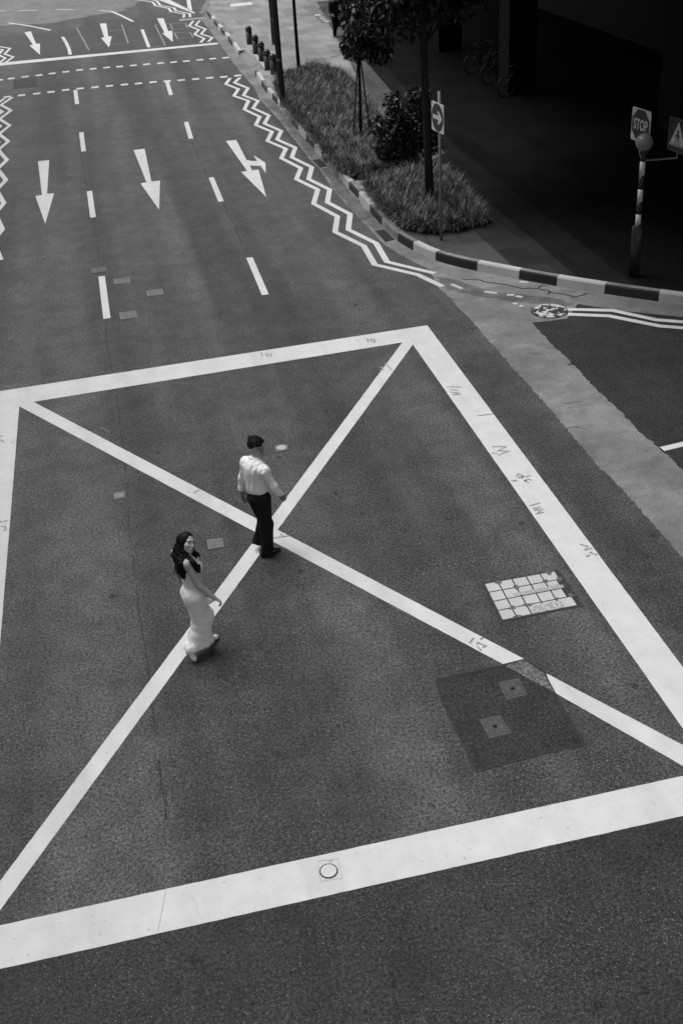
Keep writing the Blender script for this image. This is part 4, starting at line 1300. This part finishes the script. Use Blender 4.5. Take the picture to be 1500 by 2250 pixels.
class Head:
    """head axes: F where the face points, U up through the crown, R the person's right"""
    def __init__(s, c, face, tilt=0.0, size=1.0):
        s.F = unit(face)
        s.R = unit(np.cross(s.F, (0, 0, 1)))
        s.U = np.cross(s.R, s.F)
        if tilt:
            s.R, s.U = math.cos(tilt) * s.R + math.sin(tilt) * s.U, -math.sin(tilt) * s.R + math.cos(tilt) * s.U
        s.c = np.array(c, float); s.k = size
    def p(s, r, f, u): return s.c + s.k * (r * s.R + f * s.F + u * s.U)
    def ax(s): return np.array([s.R, s.F, s.U])
    def body(s, fd, jaw=1.0):
        K = s.k; A = s.ax()
        fd.ell(s.p(0, -.012, .03), (.074 * K, .094 * K, .092 * K), A, .02)
        fd.ell(s.p(0, .026, -.05), (.058 * K * jaw, .062 * K, .066 * K), A, .03)
        fd.ell(s.p(0, .066, -.102), (.022 * K * jaw, .018 * K, .016 * K), A, .03)
        for q in (-1, 1):
            fd.ell(s.p(q * .04, .056, -.022), (.026 * K, .024 * K, .026 * K), A, .025)
            fd.ell(s.p(q * .03, .082, .012), (.02 * K, .014 * K, .012 * K), A, .012, -1)
            fd.ell(s.p(q * .031, .071, .012), (.014 * K, .012 * K, .011 * K), A, .006)
            fd.ell(s.p(q * .076, -.010, -.006), (.012 * K, .020 * K, .032 * K), A, .01)
            fd.ell(s.p(q * .012, .098, -.03), (.009 * K, .010 * K, .008 * K), A, .008)
        fd.ell(s.p(0, .078, .034), (.05 * K, .014 * K, .012 * K), A, .02)
        fd.cap(s.p(0, .085, .018), s.p(0, .112, -.026), .007 * K, .011 * K, .014)
        fd.cap(s.p(-.02, .088, -.062), s.p(.02, .088, -.062), .008 * K, None, .01)
        fd.cap(s.p(-.015, .086, -.074), s.p(.015, .086, -.074), .009 * K, None, .01)
    def mats(s, P):
        """0 skin, 1 dark (iris, brow), 2 eye white, 3 lips"""
        d = (P - s.c) / s.k
        r, f, u = d @ s.R, d @ s.F, d @ s.U
        out = np.zeros(len(P), int)
        face = (f > .045)
        ar = np.abs(r)
        eye = face & ((((ar - .031) / .0145) ** 2 + ((u - .012) / .0062) ** 2) < 1)
        out[eye] = 2
        out[face & ((((ar - .031) / .0075) ** 2 + ((u - .012) / .0075) ** 2) < 1) & (np.abs(u - .012) < .0065)] = 1
        out[face & (((ar - .031) / .017) ** 2 < 1) & (np.abs(u - .0195 + 14 * (ar - .031) ** 2) < .0024)] = 1
        out[face & (ar > .014) & (ar < .052) & (np.abs(u - .037 + 18 * (ar - .03) ** 2) < .0042)] = 1
        out[face & (f > .06) & (((r / .024) ** 2 + ((u + .068) / .0095) ** 2) < 1)] = 3
        out[face & (ar < .012) & (ar > .004) & (np.abs(u + .038) < .003) & (f > .08)] = 1
        return out

def hand(fd, wrist, d, palm, side, size=1.0, curl=.35):
    """d = pointing direction, palm = direction the palm faces, side = towards the thumb"""
    d, palm = unit(d), unit(palm); side = unit(side - d * (side @ d)); palm = unit(palm - d * (palm @ d) - side * (palm @ side))
    K = size; w0 = np.array(wrist, float)
    A = np.array([d, side, palm])
    fd.ell(w0 + d * .052 * K, (.052 * K, .039 * K, .0145 * K), A, .015)
    for i, (ln, c_) in enumerate(((.92, 1.0), (1.0, 1.05), (.95, 1.12), (.76, 1.2))):
        q = w0 + d * (.092 if i < 3 else .084) * K + side * (.029 - .0195 * i) * K
        dd = d; pts = [q - d * .015 * K, q]
        for sgl, m in ((.042, .8), (.026, 1.1), (.02, .8)):
            a = curl * c_ * m
            axis_d = math.cos(a) * dd + math.sin(a) * palm
            palm_n = -math.sin(a) * dd + math.cos(a) * palm
            dd = axis_d
            palm = palm_n
            q = q + dd * sgl * ln * K; pts.append(q)
        fd.chain(pts, [.0095 * K, .009 * K, .0083 * K, .0077 * K, .0068 * K], .004)
        palm = A[2]
    t0 = w0 + d * .022 * K + side * .03 * K
    t1 = t0 + unit(d * .7 + side * .55 + palm * .35) * .04 * K
    t2 = t1 + unit(d * .9 + side * .1 + palm * .45) * .03 * K
    t3 = t2 + unit(d * .9 - side * .1 + palm * .5) * .022 * K
    fd.chain([w0 + d * .012 * K + side * .015 * K, t0, t1, t2, t3], [.017 * K, .0145 * K, .0105 * K, .0092 * K, .0072 * K], .01)

def strands(mb, paths, r0, r1):
    for p in paths: mb.tube(p, list(np.linspace(r0, r1, len(p))), 5)

def mk(root, name, fld, origin, mats, matfn=None):
    return link(name, fld.mesh(name, origin, matfn), root, mats)

# ---------------- man: white shirt, black trousers, walking away and looking back to his right
o = np.array([1.27, 12.70, 0.0])
man = thing('person', tuple(o), 'man in white shirt and wide black trousers, striding over the crossing of the white lines', 'person')
fw = unit((.80, .60, 0)); rt = unit((.60, -.80, 0)); Zv = np.array([0, 0, 1.0])
shL, shR = np.array([1.175, 12.81, 1.375]), np.array([1.368, 12.535, 1.355])
elL, wrL = np.array([1.11, 12.88, 1.12]), np.array([1.075, 12.90, .89])
elR, wrR = np.array([1.462, 12.50, 1.13]), np.array([1.555, 12.55, .935])
chest = np.array([1.27, 12.70, 1.24]); waist = np.array([1.265, 12.675, 1.03]); pel = np.array([1.27, 12.66, .92])
neck = np.array([1.275, 12.74, 1.43])
hipL, hipR = pel - rt * .085 - Zv * .03, pel + rt * .085 - Zv * .03
knR, anR = np.array([1.335, 12.655, .49]), np.array([1.29, 12.635, .10])
knL, anL = np.array([1.315, 12.76, .49]), np.array([1.205, 12.84, .14])
TA = np.array([rt, fw, Zv])
hd = Head((1.325, 12.79, 1.57), unit((.67, -.74, .0)), tilt=-.08, size=1.08)
f = Field((.85, 12.2, 0), (1.8, 13.2, 1.8), .0055)
f.ell(chest, (.16, .105, .2), TA).ell(waist, (.14, .10, .14), TA, .05).ell(pel, (.155, .11, .12), TA, .05)
f.cap(shL, shR, .046, None, .05).cap(neck - Zv * .04, hd.p(0, -.015, -.07), .06, .053, .03)
f.chain([shL, elL, wrL], [.052, .042, .028], .02).chain([shR, elR, wrR], [.052, .042, .028], .02)
f.chain([hipL, knL, anL], [.085, .058, .042], .03).chain([hipR, knR, anR], [.085, .058, .042], .03)
f.cap(anR, anR + (.06, .02, -.05), .036, .03).cap(anL, anL + (.05, .03, -.07), .036, .028)
hd.body(f, 1.08)
hand(f, wrL, (.10, -.05, -1), rt * .6 + fw * -.6, fw, 1.0, .22)
hand(f, wrR, unit(wrR - elR) + (0.1, 0, .15), -rt * .8 - Zv * .5, fw * .7 + Zv * .7, 1.0, 1.05)
mk(man, 'body', f, o, [M['skin_m'], M['dark_feature'], M['eye_white'], M['lip']], hd.mats)
# shirt
f = Field((.9, 12.25, .85), (1.7, 13.15, 1.56), .006)
f.ell(chest + Zv * .02 - fw * .01, (.170, .125, .20), TA, .05).ell(waist + Zv * .02, (.148, .12, .14), TA, .07)
f.cap(shL, shR, .066, None, .09).cap(neck - Zv * .05, shL + Zv * .01, .062, .058, .06).cap(neck - Zv * .05, shR, .06, .058, .06).cap(chest + Zv * .08, chest - Zv * .15, .130, .128, .06)
f.cap(neck - Zv * .06, neck + (0.01, .01, .015), .085, .068, .03)
f.chain([shL, elL, wrL - Zv * .0], [.060, .052, .044], .045).chain([shR, elR, wrR - unit(wrR - elR) * .01], [.062, .054, .042], .045)
# long folds down the back and round the sleeves
bk = chest - fw * .135
for a, b, r in ((-.11, -.03, .010), (-.05, .02, .009), (.03, -.02, .009), (.10, .04, .010)):
    f.cap(bk + rt * a + Zv * .14 + fw * .025, bk + rt * b - Zv * .2 + fw * .0, r, r * 1.3, .03)
for t_ in (.2, .45, .75, 1.0):
    q = elR + (wrR - elR) * t_; f.cap(q - rt * .025 + Zv * .03, q + rt * .025 + fw * .02 - Zv * .03, .030, .026, .015)
    q = elL + (wrL - elL) * t_; f.cap(q - rt * .025 + Zv * .02, q + rt * .02 - fw * .02 - Zv * .025, .030, .026, .015)
f.wobble(.0034, .085, 3, 6, (1.5, 1.5, .16)).wobble(.0014, .05, 4, 8, (1.2, 1.2, .5))
f.cut(waist - Zv * .075, -Zv - fw * .15 + rt * .12)
f.cut(wrR - unit(wrR - elR) * .012, unit(wrR - elR)) if False else None
f.cut(neck + Zv * .05 - fw * .01, Zv * 1.0 + fw * .25)
sh = mk(man, 'shirt', f, o, M['shirt'])
f = Field((1.1, 12.55, 1.35), (1.45, 12.95, 1.56), .004)      # stand collar
ring = [neck + Zv * (.045 + .012 * math.cos(a)) + (rt * math.sin(a) * .064 + fw * -math.cos(a) * .066) for a in np.linspace(0, 2 * math.pi, 15)]
for i in range(14): f.cap(ring[i], ring[i + 1], .006, None, .004); f.cap(ring[i] - Zv * .014, ring[i + 1] - Zv * .014, .009, None, .008); f.cap(ring[i] - Zv * .03, ring[i + 1] - Zv * .03, .011, None, .008)
mk(man, 'collar', f, o, M['shirt']).parent = sh
# trousers
f = Field((.95, 12.3, .02), (1.65, 13.15, 1.12), .006)
f.ell(pel + Zv * .02, (.152, .118, .13), TA, .05).cap(waist - Zv * .06, pel, .115, .128, .05)
f.ell(pel - fw * .06 - Zv * .02, (.122, .082, .10), TA, .05)
hemR, hemL = anR + Zv * -.02, anL + Zv * -.03
f.chain([hipR, knR, hemR], [.098, .08, .09], .05).chain([hipL, knL, hemL], [.098, .078, .076], .05)
f.wobble(.006, .2, 6, 7, (1.4, 1.4, .5))
f.ell(anL - unit(knL - anL) * .13, (.13, .13, .12), None, .004, -1)
f.cut((0, 0, .045), -Zv)
f.cut(waist - Zv * .0, Zv)
mk(man, 'trousers', f, o, M['trousers'])
def shoe(name, heel, toe, root, orig, mat, r0=.036, r1=.038, heel_h=.0, pointy=False):
    heel, toe = np.array(heel, float), np.array(toe, float)
    lo_, hi_ = np.minimum(heel, toe) - .09, np.maximum(heel, toe) + .12
    f = Field(lo_, hi_, .004)
    d = toe - heel; L = np.linalg.norm(d); d /= L
    s_ = unit(np.cross(d, Zv)); u = np.cross(s_, d)
    ball = heel + d * L * .66
    f.chain([heel + u * .035, ball + u * .012, toe + u * .004 - d * .01], [r0, r1, .006 if pointy else .026], .03)
    f.cap(heel + u * .05, heel + u * .085, r0, r0 * .95, .02)
    f.cap(heel + d * .02 + u * .055, ball + u * .02, r0 * .9, r1 * .8, .03)
    if heel_h: f.cap(heel + d * .0 + u * .01, heel - u * heel_h, .016, .008, .01)
    else: f.cap(heel + u * .01, heel + d * .05 + u * .005, r0 * .95, r0 * .9, .005)
    if not heel_h: f.cut(heel - u * .012, -u)
    return mk(root, name, f, orig, mat)
shoe('shoe', (1.225, 12.615, .018), (1.475, 12.695, .018), man, o, M['leather'])
shoe('shoe', (1.15, 12.81, .115), (1.30, 12.89, .025), man, o, M['leather'])
# hair: short sides, loose curls on top
f = Field(hd.c - .19, hd.c + .21, .005)
A = hd.ax()
f.ell(hd.p(0, -.022, .045), (.083, .100, .090), A, .02)
for r, ff, u, q in ((0, .03, .118, .05), (.04, .05, .105, .038), (-.04, .05, .105, .038), (0, -.05, .115, .05), (.045, -.02, .11, .045), (-.045, -.02, .11, .045), (0, .075, .098, .032), (.03, .085, .085, .024), (-.03, .082, .086, .026)):
    f.ell(hd.p(r, ff, u), (q, q, q * .85), A, .025)
f.ell(hd.p(0, .124, -.004), (.088, .076, .100), A, .01, -1)
f.ell(hd.p(0, .02, -.085), (.12, .11, .075), A, .015, -1)
for q in (-1, 1): f.ell(hd.p(q * .08, .0, -.01), (.02, .03, .036), A, .008, -1)
f.wobble(.006, .04, 5, 9, mask=lambda X, Y, Z: np.clip(((X - hd.c[0]) * hd.U[0] + (Y - hd.c[1]) * hd.U[1] + (Z - hd.c[2]) * hd.U[2] - .03) / .06, .15, 1))
mk(man, 'hair', f, o, M['hair'])
f = Field(wrR - .08, wrR + .08, .003)
u = unit(wrR - elR); a_ = unit(np.cross(u, Zv)); b_ = np.cross(u, a_)
for i in range(12):
    t0, t1 = i * math.pi / 6, (i + 1) * math.pi / 6
    f.cap(wrR + u * .02 + .031 * (a_ * math.cos(t0) + b_ * math.sin(t0)), wrR + u * .02 + .031 * (a_ * math.cos(t1) + b_ * math.sin(t1)), .006, None, .004)
mk(man, 'watch', f, o, M['leather'])

# ---------------- woman: long white halter dress, long black hair, looking up over her shoulder
o = np.array([.19, 10.78, 0.0])
wom = thing('person', tuple(o), 'woman in long white halter dress and heels with long black hair, looking up', 'person')
fw = unit((.95, .31, 0)); rt = unit((.31, -.95, 0)); TA = np.array([rt, fw, Zv])
shR, shL = np.array([.172, 10.745, 1.345]), np.array([.075, 11.03, 1.34])
elR, wrR = np.array([.28, 10.70, 1.04]), np.array([.425, 10.665, .86])
elL, wrL = np.array([.10, 11.10, 1.05]), np.array([.2, 11.08, .85])
chest = np.array([.19, 10.875, 1.215]); waist = np.array([.185, 10.86, 1.02]); pel = np.array([.19, 10.84, .87])
neck = np.array([.20, 10.89, 1.37])
hipR, hipL = pel + rt * .075 - Zv * .02, pel - rt * .075 - Zv * .02
knR, anR = np.array([.19, 10.80, .46]), np.array([.05, 10.712, .17])
knL, anL = np.array([.315, 10.89, .49]), np.array([.255, 10.87, .12])
hd = Head((.222, 10.905, 1.522), unit((.55, -.80, .24)), tilt=.40, size=.96)
f = Field((-.35, 10.35, 0), (.75, 11.35, 1.72), .0055)
f.ell(chest, (.125, .08, .14), TA).ell(waist, (.10, .08, .12), TA, .06).ell(pel, (.14, .105, .11), TA, .05)
f.cap(shR, shL, .042, None, .05).cap(neck - Zv * .05, hd.p(0, -.02, -.07), .047, .043, .03)
f.cap(shR, neck - Zv * .02, .04, .045, .04).cap(shL, neck - Zv * .02, .04, .045, .04)
f.chain([shR, elR, wrR], [.05, .041, .029], .02).chain([shL, elL, wrL], [.046, .038, .027], .02)
f.chain([hipR, knR, anR], [.08, .05, .033], .03).chain([hipL, knL, anL], [.08, .05, .033], .03)
f.cap(anR, anR + (.03, -.03, -.07), .024, .02).cap(anL, anL + (.05, .05, -.06), .028, .022)
hd.body(f, .93)
hand(f, wrR, unit(wrR - elR) + (.1, .1, .1), -rt * .3 - Zv * .9, fw * .2 - rt * .9, .9, .75)
hand(f, wrL, (.2, 0, -1), rt, fw, .9, .3)
mk(wom, 'body', f, o, [M['skin_f'], M['dark_feature'], M['eye_white'], M['lip']], hd.mats)
# dress
f = Field((-.35, 10.35, .05), (.75, 11.35, 1.42), .006)
f.ell(chest - Zv * .03, (.148, .098, .15), TA, .04).ell(waist, (.108, .088, .13), TA, .06).ell(pel + fw * .01, (.142, .10, .13), TA, .06)
for q in (-1, 1):
    f.ell(chest + fw * .085 + rt * .055 * q - Zv * .015, (.06, .062, .066), TA, .06)
    f.ell(pel - fw * .055 + rt * .05 * q - Zv * .01, (.08, .068, .09), TA, .04)
    f.cap(chest + fw * .085 + rt * .045 * q + Zv * .02, neck + fw * .045 + rt * .035 * q - Zv * .02, .05, .016, .05)
hemR, hemL = np.array([.08, 10.73, .15]), np.array([.235, 10.83, .17])
f.chain([hipR, knR, hemR], [.098, .07, .078], .06).chain([hipL, knL, hemL], [.098, .074, .078], .06)
f.chain([pel - Zv * .1, (knR + knL) / 2, (hemR + hemL) / 2], [.11, .085, .09], .07)
f.chain([knR - Zv * .1, hemR + (-.005, -.02, -.04)], [.068, .092], .05).cap(hemR + (-.02, -.02, .02), hemL + (.03, -.01, .0), .08, .08, .05)
f.cap((knL + knR) / 2, (hemL + hemR) / 2 + (0.02, 0, 0), .075, .09, .07)
low = lambda X, Y, Z: np.clip((.62 - Z) / .4, 0, 1) + 0 * X + 0 * Y
f.wobble(.008, .085, 8, 6, (1.3, 1.3, .18), low).wobble(.0018, .06, 9, 7, (1, 1, .8))
# folds running from the held front panel over the hip
hp = np.array([.40, 10.74, .78])
for e in ((.16, 10.72, .92), (.20, 10.70, .84), (.25, 10.72, .70), (.20, 10.74, 1.0)):
    f.cap(hp - (.06, -.03, 0), e, .010, .006, .03)
f.cap(hp - (.12, -.06, .06), hp + (.01, 0, 0), .045, .014, .06)
f.cut((chest - fw * .08 + Zv * .03), unit(Zv - fw * 1.5))
f.cut((.15, 10.8, .145), unit((-.10, -.10, -1)))
mk(wom, 'dress', f, o, M['dress'])
shoe('shoe', (.012, 10.70, .13), (.098, 10.632, .012), wom, o, M['shoe_white'], .022, .026, .035, True)
shoe('shoe', (.285, 10.905, .055), (.425, 11.045, .02), wom, o, M['shoe_white'], .025, .022, .05, True)
# hair: parted, swept back, long waves down the back and one lock over the near shoulder
f = Field((-.25, 10.5, .98), (.65, 11.3, 1.74), .0055)
A = hd.ax(); K = hd.k
f.ell(hd.p(0, -.026, .036), (.086 * K, .102 * K, .098 * K), A, .02)
f.ell(hd.p(0, .105, -.012), (.066 * K, .088 * K, .108 * K), A, .008, -1)
f.ell(hd.p(.0, .06, -.12), (.07, .09, .07), A, .012, -1)
back = unit(-fw + np.array([0, 0, 0]))
f.chain([hd.p(.03, -.06, .03), hd.p(.045, -.085, -.09), shR + (-.05, .03, .0), shR + (-.07, .04, -.10), shR + (-.06, .035, -.19)], [.07, .064, .058, .05, .024], .04)
f.chain([hd.p(-.03, -.07, .03), hd.p(-.02, -.095, -.10), neck + (-.11, .02, .0), neck + (-.125, .02, -.14)], [.07, .068, .06, .04], .04)
f.chain([hd.p(.066, -.025, .0), hd.p(.064, -.03, -.08), neck + (.005, -.10, .0), shR + (.065, -.005, .015), shR + (.11, -.005, -.06), shR + (.125, .0, -.13)], [.034, .036, .038, .036, .034, .016], .02)
f.chain([hd.p(-.066, .0, -.02), hd.p(-.06, .0, -.09), neck + (.09, -.0, -.02), neck + (.125, .02, -.05)], [.028, .03, .03, .014], .02)
hm = lambda X, Y, Z: np.clip((1.56 - Z) / .12, .12, 1) + 0 * X + 0 * Y
f.wobble(.0065, .06, 12, 7, (1.3, 1.3, .55), hm).wobble(.0025, .025, 13, 8, (1.2, 1.2, .3), hm)
hr = mk(wom, 'hair', f, o, M['hair'])
mb = MB(); rg = np.random.default_rng(4); paths = []
for i in range(60):
    s0 = (shR + (-.07, .04, -.14) if i % 2 else shR + (.118, .0, -.08)) + rg.normal(0, .022, 3) + (0, 0, .02)
    pth = [s0]
    for j in range(4): pth.append(pth[-1] + np.array([rg.normal(-.003, .006), rg.normal(0, .006), -.024]))
    paths.append([q - o for q in pth])
for i in range(26):
    a = rg.uniform(0, 1); s0 = hd.p(.06, -.1, .02) * (1 - a) + (shR + (-.12, .05, -.1)) * a + rg.normal(0, .012, 3)
    paths.append([s0 - o, s0 - o + (-.02, rg.normal(0, .01), -.03), s0 - o + (-.03, rg.normal(0, .015), -.07)])
for lock in (paths[:60:2], paths[60:], paths[1:60:2]):
    mb = MB(); strands(mb, lock, .0035, .0008); mb.build('loose_strands', M['hair'], hr)
mb = MB(); e = hd.p(.08, .0, -.055) - o; mb.tube([e, e - (0, 0, .02)], [.004, .006], 6); mb.build('earring', M['sign_white'], wom)
mb = MB(); u = unit(wrR - elR); a_ = unit(np.cross(u, Zv)); b_ = np.cross(u, a_)
mb.tube([wrR - o - u * .01 + .026 * (a_ * math.cos(t) + b_ * math.sin(t)) for t in np.linspace(0, 2 * math.pi, 17)], .003, 6, caps=False); mb.build('bracelet', M['grey_metal'], wom)

# ---------------- walker in dark clothes at the top of the pavement
p = B3(737, 81); o = np.array(p)
wk = thing('person', tuple(o), 'person in dark clothes walking on the pavement behind the young tree, carrying a dark bag', 'person')
fw = unit((.35, -.94, 0)); rt = unit(np.cross(fw, Zv)); TA = np.array([rt, fw, Zv])
def q_(r, ff, z): return o + rt * r + fw * ff + Zv * z
hd = Head(q_(0, .03, 1.55), unit(fw - Zv * .2), 0, .97)
f = Field(o - (.6, .6, .02), o + (.6, .6, 1.75), .009)
f.ell(q_(0, 0, 1.2), (.15, .1, .2), TA).ell(q_(0, 0, .92), (.14, .1, .13), TA, .05).cap(q_(-.16, 0, 1.36), q_(.16, 0, 1.36), .05, None, .04)
f.cap(q_(0, 0, 1.36), hd.p(0, -.02, -.07), .05, .046, .03)
f.chain([q_(.19, 0, 1.35), q_(.24, .05, 1.07), q_(.23, .18, .92)], [.045, .037, .025], .02).chain([q_(-.19, 0, 1.35), q_(-.24, -.05, 1.07), q_(-.22, .0, .84)], [.045, .037, .025], .02)
f.chain([q_(.08, 0, .88), q_(.09, .12, .48), q_(.08, .08, .07)], [.08, .055, .04], .03).chain([q_(-.08, 0, .88), q_(-.09, .0, .48), q_(-.08, -.2, .12)], [.08, .055, .04], .03)
hd.body(f)
hand(f, q_(.23, .18, .92), fw - Zv * .4, -rt, Zv, .95, .5); hand(f, q_(-.22, 0, .84), -Zv, rt, fw, .95, .9)
mk(wk, 'body', f, o, [M['skin_m'], M['dark_feature'], M['eye_white'], M['lip']], hd.mats)
f = Field(o - (.6, .6, -.7), o + (.6, .6, 1.5), .01)
f.ell(q_(0, 0, 1.18), (.175, .125, .22), TA, .05).ell(q_(0, 0, .95), (.165, .13, .16), TA, .06).cap(q_(-.16, 0, 1.36), q_(.16, 0, 1.36), .065, None, .05)
f.chain([q_(.19, 0, 1.35), q_(.24, .05, 1.07), q_(.235, .12, 1.0)], [.066, .055, .05], .03).chain([q_(-.19, 0, 1.35), q_(-.24, -.05, 1.07), q_(-.23, -.03, .95)], [.066, .055, .05], .03)
f.wobble(.006, .12, 3).cut(q_(0, 0, 1.42), Zv).cut(q_(0, 0, .82), -Zv)
mk(wk, 'jacket', f, o, M['dark_cloth'])
f = Field(o - (.6, .6, -.02), o + (.6, .6, 1.1), .01)
f.ell(q_(0, 0, .92), (.155, .118, .13), TA, .05).chain([q_(.08, 0, .88), q_(.09, .12, .48), q_(.08, .08, .08)], [.1, .078, .07], .04).chain([q_(-.08, 0, .88), q_(-.09, .0, .48), q_(-.08, -.2, .14)], [.1, .078, .07], .04)
f.wobble(.006, .15, 3).cut(q_(0, 0, .99), Zv).cut(q_(0, 0, .06), -Zv)
mk(wk, 'trousers', f, o, M['trousers'])
shoe('shoe', q_(.08, .02, .02), q_(.08, .28, .02), wk, o, M['leather']); shoe('shoe', q_(-.08, -.28, .09), q_(-.08, -.06, .03), wk, o, M['leather'])
f = Field(hd.c - .18, hd.c + .2, .008); A = hd.ax()
f.ell(hd.p(0, -.022, .045), (.086, .102, .092), A).ell(hd.p(0, .115, -.02), (.085, .07, .09), A, .01, -1).ell(hd.p(0, .02, -.09), (.12, .11, .075), A, .01, -1).wobble(.005, .05, 2)
mk(wk, 'hair', f, o, M['hair'])
bp = q_(-.24, .02, .52); bag = thing('shoulder_bag', tuple(bp), 'dark bag hanging from the hand of the walker behind the young tree', 'bag')
mb = MB(); mb.box(bp, (.1, .32, .26), rz=math.atan2(fw[1], fw[0]) - math.pi / 2); mb.build('bag_body', M['dark_cloth'], bag, sub=tuple(bp))
mb = MB(); mb.tube([bp + fw * .1 + Zv * .13, bp + fw * .03 + Zv * .24, bp - fw * .03 + Zv * .24, bp - fw * .1 + Zv * .13], .01, 8); mb.build('handle', M['leather'], bag, sub=tuple(bp))
#PEOPLE1#
